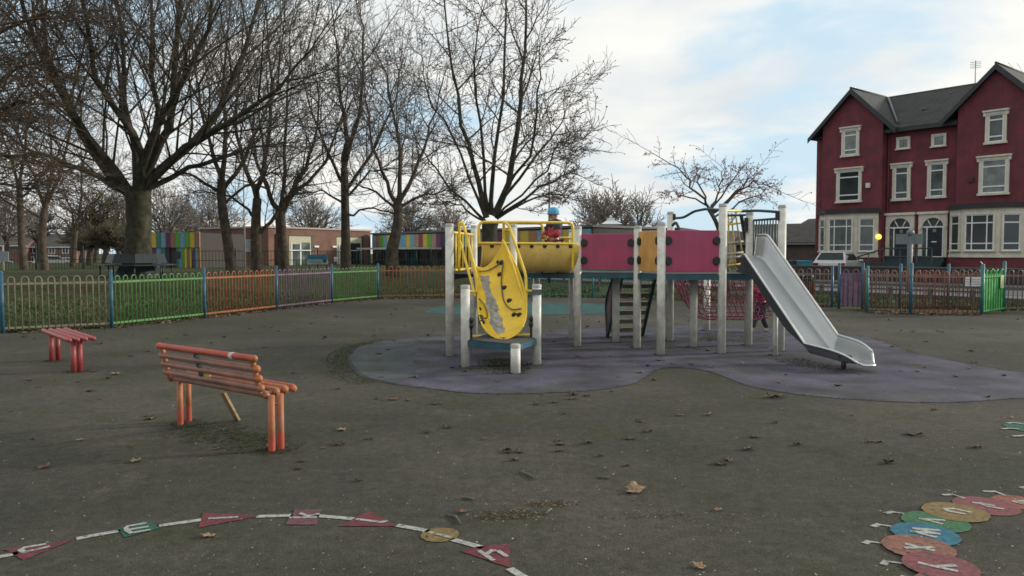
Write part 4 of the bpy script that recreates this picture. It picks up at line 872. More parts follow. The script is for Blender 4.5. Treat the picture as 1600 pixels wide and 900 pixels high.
# ======================= RED HOUSES =======================
M_redw = mat('maroon_masonry_paint', (.150, .030, .040), .8, var=.22, scale=1.6, bump=.3, bscale=25, col2=(.09, .022, .030), thr=(.5, .75))
M_cream = mat('cream_render', (.60, .56, .47), .75, var=.08, scale=3); M_upvc = mat('white_frame', (.72, .73, .72), .4, var=.04)
M_glass = mat('dark_window_glass', (.018, .028, .030), .12, var=.3, scale=.6, spec=.7); M_gl2 = mat('curtained_window_glass', (.085, .11, .105), .2, var=.35, scale=1.5, spec=.7); M_gl3 = mat('net_curtain_glass', (.19, .215, .20), .25, var=.2, scale=2, spec=.7)
M_slate = brickmat('slate_tiles', (.030, .029, .029), (.044, .041, .039), (.014, .013, .013), .3, .22, .014, .8); M_fas = mat('dark_barge_board', (.028, .034, .036), .6); M_lead = mat('lead_flashing', (.16, .16, .16), .6)
A0 = Vector((21.08, 48)); ds = Vector((.6213, -.7835)); B0 = A0+ds*20
hw = WF(A0-ds*10, B0, (-1, -1)); SO = 10.0   # u = s + 10
hs = thing('terraced_house', (23.5, 45, 0), 'three storey maroon painted pair of houses with cream window surrounds and slate roof', 'house')
EZ = 8.90; AZ = 11.50; G1 = (-1.93, 1.93); G2 = (6.10, 9.96); HW = 2.65
m = MB()
slope = (AZ-EZ)/HW
for g in (G1, G2):
    c = (g[0]+g[1])/2; zc = AZ-slope*1.93-.12
    pl = [hw.p(g[0]+SO, 0), hw.p(g[1]+SO, 0), hw.p(g[1]+SO, zc), hw.p(c+SO, AZ-.12), hw.p(g[0]+SO, zc)]
    m.prism(pl, -hw.n*8)
hw.box(m, G1[1]+SO, G2[0]+SO, 0, EZ-.05, -7.9, -.6); hw.box(m, -2.5+SO, G1[0]+SO, 0, EZ-.15, -7.9, -.3); hw.box(m, G2[1]+SO, G2[1]+.57+SO, 0, EZ-.15, -7.9, -.3)
m.build('wall', M_redw, hs)
# roof
rfm = MB()
for c in (0, 8.03):
    for sg in (-1, 1):
        e = c+sg*(HW+.12); ez = EZ-.12*slope
        o = hw.p(c+SO, AZ, .28); a = hw.p(e+SO, ez, .28)-o; rfm.obox(o, a, -hw.n*5.0, (0, 0, .14))
o = hw.p(-2.7+SO, EZ-.10, -.25); rg = hw.p(-2.7+SO, AZ-.03, -4.3); rfm.obox(o, hw.d*13.6, rg-o, (0, 0, .14))
o2 = hw.p(-2.7+SO, EZ-.10, -8.3); rfm.obox(o2, hw.d*13.6, rg-o2, (0, 0, .14))
roof = rfm.build('roof', M_slate, hs, uv=True)
m = MB()
for c in (0, 8.03):
    for sg in (-1, 1):
        e = c+sg*(HW+.15); o = hw.p(c+SO, AZ-.20, .285); a = hw.p(e+SO, EZ-.15*slope-.20, .285)-o; m.obox(o, a, hw.n*.05, (0, 0, .30))
hw.box(m, 1.9+SO, 6.1+SO, EZ-.22, EZ-.04, -.25, -.13)
m.build('barge_board', M_fas, roof)
m = MB(); m.tube([hw.p(c+SO, AZ+.15, .3-.0) if k == 0 else hw.p(c+SO, AZ+.15, -4.3) for c in (0,) for k in (0, 1)], .07, 6); m.tube([hw.p(8.03+SO, AZ+.15, .3), hw.p(8.03+SO, AZ+.15, -4.3)], .07, 6); m.tube([rg+Vector((0, 0, .12)), rg+hw.d*13.6+Vector((0, 0, .12))], .07, 6); m.build('ridge_tile', mat('ridge_tile', (.05, .045, .042), .8), roof)
m = MB(); m.tube([hw.p(.30+SO, AZ+.02, -3.95), hw.p(2.50+SO, EZ+.42, -.55)], .075, 6); m.build('valley_flashing', M_lead, roof)
for (s_, f) in ((3.4, .45), (5.6, .6), (4.2, .85)):
    m = MB(); q = hw.p(s_+SO, EZ-.10+f*(AZ-EZ)+.17, -.25-4.05*f); m.box(q, (.34, .22, .06), math.atan2(hw.d.y, hw.d.x)); m.build('roof_vent', M_lead, roof)
m = MB(); q = hw.p(6.55+SO, AZ-1.0, -1.0); m.tube([q, q+Vector((0, 0, 1.75))], .025, 5)
for i in range(4): m.tube([q+Vector((-.25, .1, 1.35+.1*i)), q+Vector((.25, -.1, 1.35+.1*i))], .014, 4)
m.build('aerial', M_lead, roof)
def wbox(px0, px1, py0, py1, off): 
    u0 = hw.upx(px0, off); u1 = hw.upx(px1, off); u = (u0+u1)/2; return u0, u1, hw.z_at(u, py1, off), hw.z_at(u, py0, off)
def window(wf, u0, u1, z0, z1, off, parent, glass, sur=.16, bars='sash', head=True, name='window'):
    m = MB(); t = sur
    wf.box(m, u0, u0+t, z0+t*.8, z1-t, off, off+.10); wf.box(m, u1-t, u1, z0+t*.8, z1-t, off, off+.10); wf.box(m, u0, u1, z1-t, z1, off, off+.11); wf.box(m, u0-.05, u1+.05, z0, z0+t*.8, off, off+.16)
    if head:
        wf.box(m, u0-.12, u1+.12, z1, z1+.09, off, off+.20)
        for a in (u0-.09, u1-.04): wf.box(m, a, a+.13, z1-.22, z1, off+.002, off+.15)
    w_ = m.build(name, M_cream, parent)
    a0, a1, b0, b1 = u0+t, u1-t, z0+t*.8, z1-t; fr = .055
    m = MB(); wf.box(m, a0, a1, b0, b1, off+.012, off+.022); m.build('pane', glass, w_)
    m = MB(); wf.box(m, a0, a0+fr, b0, b1, off+.022, off+.06); wf.box(m, a1-fr, a1, b0, b1, off+.022, off+.06); wf.box(m, a0+fr, a1-fr, b0, b0+fr, off+.022, off+.06); wf.box(m, a0+fr, a1-fr, b1-fr, b1, off+.022, off+.06)
    if bars == 'sash':
        for f in (.2, .80): zc = b0+(b1-b0)*f; wf.box(m, a0+fr, a1-fr, zc-.035, zc+.035, off+.022, off+.055)
    elif bars == 'grid':
        zc = b0+(b1-b0)*.2; zd = b0+(b1-b0)*.77
        for q in (zc, zd): wf.box(m, a0+fr, a1-fr, q-.03, q+.03, off+.022, off+.055)
        if a1-a0 > 1.1:
            for f in (.24, .76): uc = a0+(a1-a0)*f; wf.box(m, uc-.03, uc+.03, b0+fr, b1-fr, off+.055, off+.066)
    m.build('frame', M_upvc, w_); return w_
for (px0, px1, py0, py1, off, gl, br, hd) in [(1312, 1339, 200, 245, 0, M_gl3, 'sash', True), (1305, 1344, 264, 317, 0, M_glass, 'sash', True), (1397, 1418, 214, 234, -.6, M_gl3, 'none', False), (1451, 1474, 209, 230, -.6, M_gl3, 'none', False),
        (1392, 1420, 257, 314, -.6, M_gl2, 'sash', True), (1446, 1476, 252, 310, -.6, M_gl2, 'sash', True), (1534, 1567, 174, 225, 0, M_gl2, 'sash', True), (1526, 1573, 245, 305, 0, M_gl3, 'sash', True)]:
    u0, u1, z0, z1 = wbox(px0, px1, py0, py1, off); window(hw, u0, u1, z0, z1, off, hs, gl, .15 if hd else .09, br, hd)
def bay(px0, px1, gl, zb=1.22, zt=3.92):
    u0, u1 = hw.upx(px0, 0), hw.upx(px1, 0); pr = .85; ch = .98
    A = hw.p(u0, 0, 0); B = hw.p(u0+ch, 0, pr); C = hw.p(u1-ch, 0, pr); D = hw.p(u1, 0, 0)
    m = MB(); up = lambda z: [Vector((q.x, q.y, z)) for q in (A, B, C, D)]
    m.prism(up(zb), (0, 0, zt-zb)); b = m.build('bay_window', M_cream, hs)
    m = MB(); ex = [hw.p(u0-.0, 0, 0), hw.p(u0+ch-.03, 0, pr+.0), hw.p(u1-ch+.03, 0, pr), hw.p(u1, 0, 0)]
    m.prism([Vector((q.x, q.y, .0)) for q in (A, hw.p(u0+ch+.02, 0, pr-.04), hw.p(u1-ch-.02, 0, pr-.04), D)], (0, 0, zb)); m.build('bay_base', M_redw, b)
    m = MB(); m.prism([hw.p(u0-.2, zt, 0), hw.p(u0+ch-.12, zt, pr+.18), hw.p(u1-ch+.12, zt, pr+.18), hw.p(u1+.2, zt, 0)], (0, 0, .16)); m.prism([hw.p(u0-.1, zt+.16, 0), hw.p(u0+ch-.05, zt+.16, pr+.08), hw.p(u1-ch+.05, zt+.16, pr+.08), hw.p(u1+.1, zt+.16, 0)], (0, 0, .12)); m.build('bay_roof', mat('bay_lead_roof', (.035, .028, .03), .8), b)
    m = MB(); m.prism([hw.p(u0-.05, zb-.0, 0), hw.p(u0+ch-.04, zb, pr+.07), hw.p(u1-ch+.04, zb, pr+.07), hw.p(u1+.05, zb, 0)], (0, 0, .14)); m.build('bay_sill', M_cream, b)
    for (P0, P1, o_) in ((A, B, 'l'), (B, C, 'c'), (C, D, 'r')):
        f = WF(P0, P1, hw.n if o_ == 'c' else (hw.n-hw.d*.9 if o_ == 'l' else hw.n+hw.d*.9))
        a0, a1 = (.26, f.L-.20) if o_ == 'l' else ((.18, f.L-.18) if o_ == 'c' else (.20, f.L-.26))
        window(f, a0-.06, a1+.06, zb+.32, zt-.28, 0.004, b, gl, .06, 'grid', False)
bay(1279, 1371, M_gl2); bay(1482, 1600, M_glass, 1.25, 3.90)
def doorway(px0, px1, zb=1.25, zt=3.75):
    off = -.6; u0, u1 = hw.upx(px0, off), hw.upx(px1, off); c = (u0+u1)/2; r = min(.62, (u1-u0)/2-.22); zs = 3.0
    m = MB(); hw.box(m, u0, c-r, zb, zs, off, off+.14); hw.box(m, c+r, u1, zb, zs, off, off+.14); hw.box(m, u0-.07, u1+.07, zt, zt+.14, off, off+.24)
    for a in (u0+.02, c+r+.02): hw.box(m, a, a+(c-r-u0)-.04, zs-.12, zs+.06, off+.14, off+.2)
    arc = [(c+r*math.cos(math.pi*i/14), zs+r*.92*math.sin(math.pi*i/14)) for i in range(15)]
    poly = [(u1, zs)]+[(u1, zt), (u0, zt), (u0, zs)]+arc[::-1]
    half = [(c-r, zs), (u0, zs), (u0, zt), (c, zt)]+arc[7:]
    half2 = [(c, zt), (u1, zt), (u1, zs), (c+r, zs)]+arc[:8]
    for hlf in (half, half2): m.prism([hw.p(a, b, off) for a, b in hlf], hw.n*.14)
    d = m.build('door_surround', M_cream, hs)
    m = MB(); m.prism([hw.p(a, b, off+.02) for a, b in arc], hw.n*.01); m.build('fanlight', M_glass, d)
    m = MB()
    for an in (55, 90+0, 125): 
        a_ = math.radians(an)
        if an == 90: continue
        m.tube([hw.p(c+(.10 if an < 90 else -.10), zs, off+.05), hw.p(c+r*math.cos(a_)*1.0, zs+r*.92*math.sin(a_), off+.05)], .035, 5)
    hw.box(m, c-r, c+r, zs-.04, zs+.04, off+.03, off+.09); hw.box(m, c-r*.62, c-r*.62+.06, zb, zs-.04, off+.03, off+.09); hw.box(m, c+r-.06, c+r, zb, zs-.04, off+.03, off+.09); hw.box(m, c-r, c+r, zb, zb+.05, off+.09, off+.11)
    m.build('door_frame', M_upvc, d)
    m = MB(); hw.box(m, c-r, c-r*.62, zb, zs-.04, off+.02, off+.03); m.build('sidelight', M_glass, d)
    m = MB(); hw.box(m, c-r*.62+.06, c+r-.06, zb+.02, zs-.05, off+.02, off+.06); dr = m.build('door', mat('navy_door', (.010, .018, .030), .3), d)
    m = MB(); hw.box(m, c-.08, c+.20, zb+.86, zb+.92, off+.062, off+.075); m.build('letter_slot', M_upvc, dr)
    m = MB(); hw.box(m, c-.02, c+.16, zb+1.45, zb+1.62, off+.062, off+.07); m.build('knocker', mat('door_metal', (.3, .3, .28), .3, .8), dr)
    m = MB()
    for k in range(5): hw.box(m, c-r-.15, c+r+.15, 0, zb-.06-.22*k, off+.0+.3*k if k else off+.001, off+.3+.3*k)
    m.build('steps', mat('dark_teal_steps', (.022, .045, .052), .7), d)
doorway(1384, 1428); doorway(1435, 1480)
m = MB(); q = hw.p(hw.upx(1376, 0)-.05, hw.z_at(hw.upx(1376, 0), 370)+0, .0)
u = hw.upx(1374, .0); z = hw.z_at(u, 370); q = hw.p(min(u, G1[1]+SO-.1), z, .06)
m = MB(); m.ball(q, .165, nu=16, nv=10); wl = m.build('wall_lamp', mat('lit_yellow_lamp', (.9, .75, .2), .4, emit=((1, .80, .12), 1.5)), hs)
u, z = hw.upx(1354, 0), 0; z = hw.z_at(hw.upx(1354, 0), 290); m = MB(); hw.box(m, u-.13, u+.13, z-.14, z+.16, 0, .1); m.build('alarm_box', mat('alarm_box', (.62, .55, .52), .5), hs)
u = hw.upx(1514, 0); z = hw.z_at(u, 281); m = MB(); hw.box(m, u-.12, u+.12, z-.13, z+.13, 0, .1); m.build('alarm_box', mat('dark_alarm_box', (.06, .015, .018), .5), hs, label='dark alarm box')
m = MB(); m.tube([hw.p(G1[1]+.12+SO, .3, -.52), hw.p(G1[1]+.12+SO, EZ-.2, -.52)], .05, 6); m.build('drain_pipe', M_redw, hs)
# ======================= ROAD, PAVEMENT, GARDEN WALL =======================
def strip(o0, o1, s0, s1, z, nm, mt, th=0):
    m = MB(); c = [hw.p(s0+SO, z, o0), hw.p(s1+SO, z, o0), hw.p(s1+SO, z, o1), hw.p(s0+SO, z, o1)]
    if th: m.prism([q-Vector((0, 0, th)) for q in c], (0, 0, th))
    else: sheet(c, z, m)
    return tag(m.build(nm, mt, origin=(0, 0, 0)), kind='structure')
strip(18.2, 11.4, -24, 45, .006, 'road', M_road); strip(18.35, 18.2, -24, 45, .13, 'kerb', M_pave, .13); strip(20.0, 18.35, -24, 45, .12, 'pavement', M_pave, .12); strip(11.4, 9.2, -24, 45, .12, 'pavement', M_pave, .12); strip(9.0, 0.9, -8, 30, .01, 'garden_paving', M_pave)
M_gwall = brickmat('dark_garden_brick', (.055, .03, .03), (.04, .025, .025), (.07, .06, .055))
for (s0, s1, lb) in ((-24, -5.5, 'low dark brick garden wall running left of the driveway'), (-.2, 30, 'low dark brick garden wall in front of the two doors')):
    m = MB(); hw.box(m, s0+SO, s1+SO, 0, .78, 9.0, 9.22); t = tag(m.build('garden_wall', M_gwall, uv=True), lb, 'wall')
    m = MB(); hw.box(m, s0+SO-.03, s1+SO+.03, .78, .84, 8.97, 9.25); m.build('coping', M_pave, t)
t = thing('hand_railing', hw.p(3.0+SO, 0, 3.3), 'dark teal ramp railing below the two front doors', 'railing')
m = MB()
for s0, z0, s1, z1 in ((.9, .95, 3.4, 1.75), (3.4, 1.75, 6.0, 1.75)):
    m.tube([hw.p(s0+SO, z0, 2.6), hw.p(s1+SO, z1, 2.6)], .04, 6); m.tube([hw.p(s0+SO, z0-.45, 2.6), hw.p(s1+SO, z1-.45, 2.6)], .03, 6)
for s_ in (.9, 1.7, 2.5, 3.4, 4.3, 5.2, 6.0): m.tube([hw.p(s_+SO, 0, 2.6), hw.p(s_+SO, min(1.75, .95+.32*(s_-.9)), 2.6)], .03, 6)
m.build('rails', M_grn, t)
m = MB(); hw.box(m, .9+SO, 6.0+SO, 0, .95, 2.55, 2.62); m.build('ramp_side', mat('dark_teal_steps', (0, 0, 0)), t)
# low knee rail on the verge
t = thing('knee_rail', hw.p(4+SO, 0, 20.6), 'low pale knee rail along the verge behind the pen', 'fence')
for i in range(24):
    q = hw.p(-14+i*1.25+SO, 0, 20.4); m = MB(); m.box((q.x, q.y, .18), (.10, .10, .36), .3); m.build('post', M_pave, t)
m = MB(); hw.box(m, -14+SO, 15+SO, .26, .31, 20.38, 20.42); m.build('rail', M_gwall, t)
# direction sign
q = P(1421, 420, 27); t = thing('sign_post', (q.x, 27, 0), 'grey round topped sign post with two boards seen from behind, before the front doors', 'sign')
M_sg = mat('grey_sign_back', (.13, .16, .17), .5); z1 = P(1421, 364, 27).z
m = MB(); m.tube([(q.x, 27, -.1), (q.x, 27, z1)], .085, 10); m.ball((q.x, 27, z1+.0), .13); m.build('pole', M_sg, t)
for a, b in ((1400, 1419), (1424, 1443)):
    p0, p1 = P(a, 381.5, 26.9), P(b, 365.5, 26.9); m = MB(); m.obox(p0, (p1.x-p0.x, 0, 0), (0, .04, 0), (0, 0, p1.z-p0.z)); m.build('sign_board', M_sg, t)
# wheelie bins
def wbin(px, Y, mt, lab):
    q = P(px, 430, Y); t = thing('wheelie_bin', (q.x, Y, 0), lab, 'bin'); m = MB()
    lo = [(q.x-.22, Y-.25, .1), (q.x+.22, Y-.25, .1), (q.x+.22, Y+.25, .1), (q.x-.22, Y+.25, .1)]; hi = [(q.x-.29, Y-.33, 1.0), (q.x+.29, Y-.33, 1.0), (q.x+.29, Y+.35, 1.0), (q.x-.29, Y+.35, 1.0)]
    m.add(lo+hi, [(3, 2, 1, 0), (4, 5, 6, 7), (0, 1, 5, 4), (1, 2, 6, 5), (2, 3, 7, 6), (3, 0, 4, 7)]); m.build('bin_body', mt, t, bevel=.02)
    m = MB(); m.box((q.x, Y, 1.04), (.62, .74, .07)); m.build('lid', mt, t, bevel=.02)
    for s in (-1, 1): m = MB(); m.tube([(q.x+s*.2, Y+.27, .1), (q.x+s*.26, Y+.27, .1)], .1, 12); m.build('wheel', M_blk, t)
wbin(1256.5, 42, mat('blue_bin', (.02, .20, .30), .5), 'bright blue wheelie bin beside the parked white car'); wbin(1243, 43.5, mat('dark_bin', (.02, .03, .035), .5), 'dark wheelie bin left of the blue bin')
# ======================= CARS =======================
M_cg = mat('car_glass', (.008, .010, .011), .3, spec=.3)
def car(loc, head, label, paint_, k=1.0):
    t = thing('parked_car', loc, label, 'car'); o = Vector(loc); f = Vector((math.cos(head), math.sin(head), 0)); r = Vector((f.y, -f.x, 0))
    W = lambda x, y, z: o+f*x*k+r*y*k+Vector((0, 0, z*k))
    prof = [(-2.1, .35), (-2.15, .55), (-2.1, .95), (-1.95, 1.02), (1.0, .98), (1.85, .85), (2.12, .65), (2.12, .35)]
    def loft(pr, ws): 
        n_ = len(pr); ys = ws; vs = [W(x, -y, z) for (x, z), y in zip(pr, ys)]+[W(x, y, z) for (x, z), y in zip(pr, ys)]
        return vs, [tuple(range(n_)), tuple(range(2*n_-1, n_-1, -1))]+[(i, i+n_, (i+1) % n_+n_, (i+1) % n_) for i in range(n_)]
    m = MB(); m.add(*loft(prof, [.82, .86, .86, .80, .80, .78, .76, .8])); b = m.build('body', paint_, t, bevel=.05)
    m = MB(); m.add(*loft([(-2.0, 1.0), (-1.78, 1.22), (-1.45, 1.50), (-.9, 1.56), (-.2, 1.55), (.35, 1.46), (1.15, .98)], [.80, .74, .60, .59, .60, .62, .80])); m.build('cabin', paint_, t, bevel=.04)
    G_ = MB(); G_.add([W(-1.93, -.68, 1.10), W(-1.93, .68, 1.10), W(-1.50, .55, 1.47), W(-1.50, -.55, 1.47)], [(0, 1, 2, 3)]); m2 = [p for p in G_.v]; G_ = MB(); G_.prism(m2, -f*.02); G_.build('rear_window', M_cg, t)
    m = MB(); m.prism([W(.45, -.56, 1.43), W(.45, .56, 1.43), W(1.10, .70, 1.03), W(1.10, -.70, 1.03)], f*.02+Vector((0, 0, .02))); m.build('windscreen', M_cg, t)
    for s in (-1, 1):
        m = MB(); m.prism([W(-1.55, s*.765, 1.06), W(.75, s*.765, 1.06), W(.30, s*.645, 1.40), W(-1.35, s*.645, 1.40)], r*s*.02); m.build('side_window', M_cg, t)
        m = MB(); m.box(W(.85, s*.93, 1.05), (.14, .2, .12), head); m.build('wing_mirror', paint_, t)
        m = MB(); m.box(W(-2.14, s*.68, .86), (.05, .26, .13), head); m.build('tail_light', mat('tail_light', (.25, .01, .012), .2), t)
        m = MB(); m.box(W(2.10, s*.62, .70), (.06, .28, .14), head); m.build('headlight', mat('head_light_glass', (.6, .6, .6), .1), t)
        for x in (-1.3, 1.3):
            m = MB(); m.tube([W(x, s*.66, .32), W(x, s*.86, .32)], .32*k, 20); w_ = m.build('wheel', M_blk, t)
            m = MB(); m.tube([W(x, s*.86, .32), W(x, s*.875, .32)], .19*k, 14); m.build('rim', M_lead, w_)
    m = MB(); m.box(W(-2.16, 0, .42), (.10, 1.66, .26), head); m.build('bumper', M_blk, t)
    m = MB(); m.box(W(-2.16, 0, .72), (.02, .5, .11), head); m.build('number_plate', mat('plate', (.5, .45, .1), .5), t)
    return t
wp = mat('silver_white_paint', (.50, .51, .50), .25, var=.03, spec=.6, coat=.5)
hd_ = math.atan2(.77, .58); rc = Vector((17.35, 42.0, 0)); cc = rc+Vector((math.cos(hd_), math.sin(hd_), 0))*2.1
car(cc, hd_, 'silver white hatchback parked nose in by the left bay window', wp, 1.03)
# ======================= LOW BUILDINGS BEHIND =======================
M_dbrick = brickmat('brown_brick', (.085, .06, .05), (.07, .05, .042), (.10, .09, .08)); M_rooft = brickmat('brown_roof_tiles', (.075, .062, .055), (.06, .05, .045), (.03, .026, .024), .3, .3, .015)
def house(px0, px1, Y, ze, zr, dep, lab, wm=None, rm=None, zg=0, wins=(), nm='house', chim=None, rotdy=0):
    a = P(px0, 395, Y); b = P(px1, 395, Y+rotdy); f = WF(a, b, (0, -1)); t = thing(nm, ((a.x+b.x)/2, Y, zg), lab, 'house')
    m = MB(); f.box(m, 0, f.L, zg, ze, -dep, 0)
    for u in (0, f.L-.05): m.prism([f.p(u, ze, 0), f.p(u, ze, -dep), f.p(u, zr, -dep/2)], f.d*.05)
    m.build('wall', wm or M_dbrick, t, uv=True)
    m = MB(); e0 = f.p(-.3, ze-.12, .35); rg = f.p(-.3, zr, -dep/2); e1 = f.p(-.3, ze-.12, -dep-.35); m.obox(e0, f.d*(f.L+.6), rg-e0, (0, 0, .15)); m.obox(e1, f.d*(f.L+.6), rg-e1, (0, 0, .15)); rf = m.build('roof', rm or M_rooft, t, uv=True)
    if chim: m = MB(); c = f.p(f.L*chim, zr, -dep/2); m.box(c+Vector((0, 0, .4)), (.7, .5, 1.4)); m.build('chimney', mat('pale_chimney', (.4, .37, .3), .8), rf)
    for (u, z, w_, h_) in wins:
        m = MB(); f.box(m, u, u+w_, z, z+h_, 0, .04); w0 = m.build('window', M_upvc, t); m = MB(); f.box(m, u+.12, u+w_/2-.05, z+.12, z+h_-.12, .04, .05); f.box(m, u+w_/2+.05, u+w_-.12, z+.12, z+h_-.12, .04, .05); m.build('pane', M_glass, w0)
    m = MB(); f.box(m, -.3, f.L+.3, ze-.22, ze-.06, .30, .40); m.build('gutter', M_upvc if wins else M_lead, t)
    return t
house(1150, 1300, 78, 2.5, 4.3, 7, 'low dark bungalow with grey brown roof left of the maroon houses', rotdy=-6)
house(1225, 1330, 95, 3.6, 5.6, 8, 'second dark hipped roof rising behind the bungalow', rotdy=-10)
house(640, 960, 120, 3.6, 5.0, 9, 'long low dark roofed building behind the centre trees'); house(1060, 1135, 110, 3.6, 4.5, 9, 'small dark roof just above the right magenta panel', rotdy=-4)
# hall with two white roof lanterns
q0, q1 = P(893, 395, 70), P(1060, 395, 66); f = WF(q0, q1, (0, -1)); t = thing('hall', (q0.x+4, 70, 0), 'low hall with white roof lanterns above the left magenta panel', 'building')
m = MB(); f.box(m, 0, f.L, 0, 3.35, -8, 0); m.build('wall', M_dbrick, t, uv=True)
m = MB(); f.box(m, -.3, f.L+.3, 3.35, 3.65, -8.3, .3); rf = m.build('roof', mat('dark_flat_roof', (.04, .032, .03), .8), t)
for px, s in ((915, 1.0), (954, 1.25), (934, .55), (1012, .5)):
    u = f.upx(px, -2); c = f.p(u, 3.65, -2); m = MB(); m.box(c+Vector((0, 0, .18*s)), (1.0*s, 1.0*s, .36*s), .1); ln = m.build('lantern', M_upvc, rf)
    m = MB(); hh = [c+Vector((x*.75*s, y*.75*s, .36*s)) for x, y in ((-1, -1), (1, -1), (1, 1), (-1, 1))]; mh = [c+Vector((x*.35*s, y*.35*s, .62*s)) for x, y in ((-1, -1), (1, -1), (1, 1), (-1, 1))]
    m.add(hh+mh, [(3, 2, 1, 0), (4, 5, 6, 7), (0, 1, 5, 4), (1, 2, 6, 5), (2, 3, 7, 6), (3, 0, 4, 7)]); m.box(c+Vector((0, 0, .72*s)), (.5*s, .5*s, .2*s), .1); m.ball(c+Vector((0, 0, .92*s)), .12*s, nu=8, nv=5); m.build('lantern_cap', M_upvc, ln)
# ======================= SCHOOL =======================
M_brk = brickmat('red_brick', (.205, .088, .060), (.16, .070, .050), (.15, .115, .09)); M_brkd = brickmat('grey_brown_brick', (.13, .085, .065), (.10, .07, .055), (.14, .12, .10))
C0 = Vector((-19, 60)); dR = Vector((.5, .866)); dL = Vector((-.866, .5)); zg = 0.0
sc = thing('school', (-19, 62, .4), 'flat roofed red brick school block with glazed doors behind the middle trees', 'school')
r0 = WF(C0, C0+dR*12.1, (1, -.6), 0); l0 = WF(C0, C0+dL*8, (-.5, -1), 0)
m = MB(); pl = [C0, C0+dR*12.1, C0+dR*12.1+dL*8, C0+dL*8]; m.prism([Vector((*p, 0)) for p in pl], (0, 0, 3.45)); m.build('wall', M_brk, sc, uv=True)
m = MB(); e = .12; pl2 = [C0-dR*e-dL*e, C0+dR*(12.1+e)-dL*e, C0+dR*(12.1+e)+dL*(8+e), C0-dR*e+dL*(8+e)]; m.prism([Vector((*p, 3.45)) for p in pl2], (0, 0, .14)); m.build('roof_coping', mat('pale_coping', (.36, .30, .26), .7), sc)
def sdoor(px0, px1):
    u0, u1 = r0.upx(px0, 0), r0.upx(px1, 0); zt = 2.85; m = MB(); r0.box(m, u0, u1, .4, zt, 0, .03); w_ = m.build('glazed_door', mat('cream_panel', (.42, .40, .27), .6), sc)
    m = MB(); wd = u1-u0
    for a, b, c, d in ((.12, .50, 1.75, 2.2), (.55, .95, 1.75, 2.35), (.12, .45, .5, 1.65), (.55, .95, .5, 1.65)): r0.box(m, u0+wd*a, u0+wd*b, c, d, .03, .045)
    m.build('pane', M_gl2 if px0 < 480 else M_glass, w_)
    m = MB(); r0.box(m, u0+wd*.48, u0+wd*.53, .45, 2.35, .03, .07); r0.box(m, u0+wd*.08, u0+wd*.12, .45, 2.3, .03, .07); r0.box(m, u0, u1, 1.66, 1.73, .03, .07); m.build('frame', M_upvc, w_)
    m = MB(); r0.box(m, u1, u1+.25, .4, zt, -.0, .04); r0.box(m, u0, u1+.25, zt, zt+.08, 0, .05); m.build('reveal', M_fas, w_)
sdoor(452, 486); sdoor(526, 565)
m = MB(); u = r0.upx(432, 0); m.tube([r0.p(u, .4, .08), r0.p(u, 3.0, .08)], .09, 6); m.build('drain_pipe', mat('brown_pipe', (.16, .06, .04), .6), sc)
for px in (494, 522): u = r0.upx(px, 0); m = MB(); r0.box(m, u-.25, u+.25, 1.95, 2.1, 0, .12); m.build('wall_light', M_upvc, sc)
u = r0.upx(525, 0); m = MB(); r0.box(m, u-.25, u+.2, .75, 1.15, 0, .05); m.build('plaque', M_upvc, sc)
# coloured classroom wing
PCs = dict(b=(.13, .30, .40), n=(.24, .13, .09), g=(.10, .30, .035), y=(.50, .38, .04), p=(.12, .025, .09), r=(.22, .035, .06), d=(.03, .02, .06), s=(.30, .20, .14), t=(.05, .17, .14), o=(.32, .16, .05))
def cpanels(wf, u0, u1, z0, z1, seq, parent, off=.0, tk=.06):
    n = len(seq)
    for i, ch in enumerate(seq):
        m = MB(); a = u0+(u1-u0)*i/n; b = u0+(u1-u0)*(i+1)/n; wf.box(m, a+.01, b-.01, z0, z1, off, off+tk); m.build('cladding_panel', mat('cladding_'+ch, PCs[ch], .6, var=.1), parent)
wg = thing('classroom_wing', (-5, 62, 0), 'classroom wing with multicoloured cladding band behind the yellow play deck', 'school')
w0 = WF((-12.7, 70), (5.2, 49.5), (-1, -1), 0); 
m = MB(); w0.box(m, 0, w0.L, 0, 3.15, -7, 0); m.build('wall', mat('dark_wing_wall', (.050, .040, .036), .8, var=.2), wg)
cpanels(w0, .05, w0.L*.62, 1.95, 3.05, 'bngbysybbybsrygspdbsygbnysb', wg, .01); cpanels(w0, w0.L*.62+.02, w0.L-.1, 1.75, 3.05, 'bpysyobdbysb', wg, .01)
m = MB(); w0.box(m, -.1, w0.L+.1, 3.15, 3.3, -7.1, .12); m.build('roof', mat('wing_roof_edge', (.09, .09, .10), .6), wg)
ua, ub = w0.upx(574, 1.5), w0.upx(668, 1.5)
m = MB(); w0.box(m, ua, ub, 1.78, 1.93, .08, 2.6); m.build('canopy', mat('white_canopy', (.48, .46, .42), .6), wg)
m = MB()
for i in range(7): u = ua+.2+(ub-ua-.4)*i/6; m.tube([w0.p(u, .2, 2.4), w0.p(u, 1.78, 2.4)], .05, 6)
m.build('canopy_post', M_grn, wg)
for i in range(6):
    u = ua+.4+(ub-ua-.8)*i/6; m = MB(); w0.box(m, u, u+(ub-ua)/8, .5, 1.7, .0, .05); m.build('window', M_gl2 if i % 3 else mat('blue_glass', (.05, .17, .25), .3), wg)
lw = thing('nursery_block', (-21, 53, .4), 'small block clad in yellow, green, purple and blue panels right of the big tree', 'school')
w1 = WF(P(232, 395, 52), P(314, 395, 51), (0, -1), 0); 
m = MB(); w1.box(m, 0, w1.L, .3, 2.82, -5, 0); m.build('wall', mat('dark_wing_wall', (0, 0, 0)), lw)
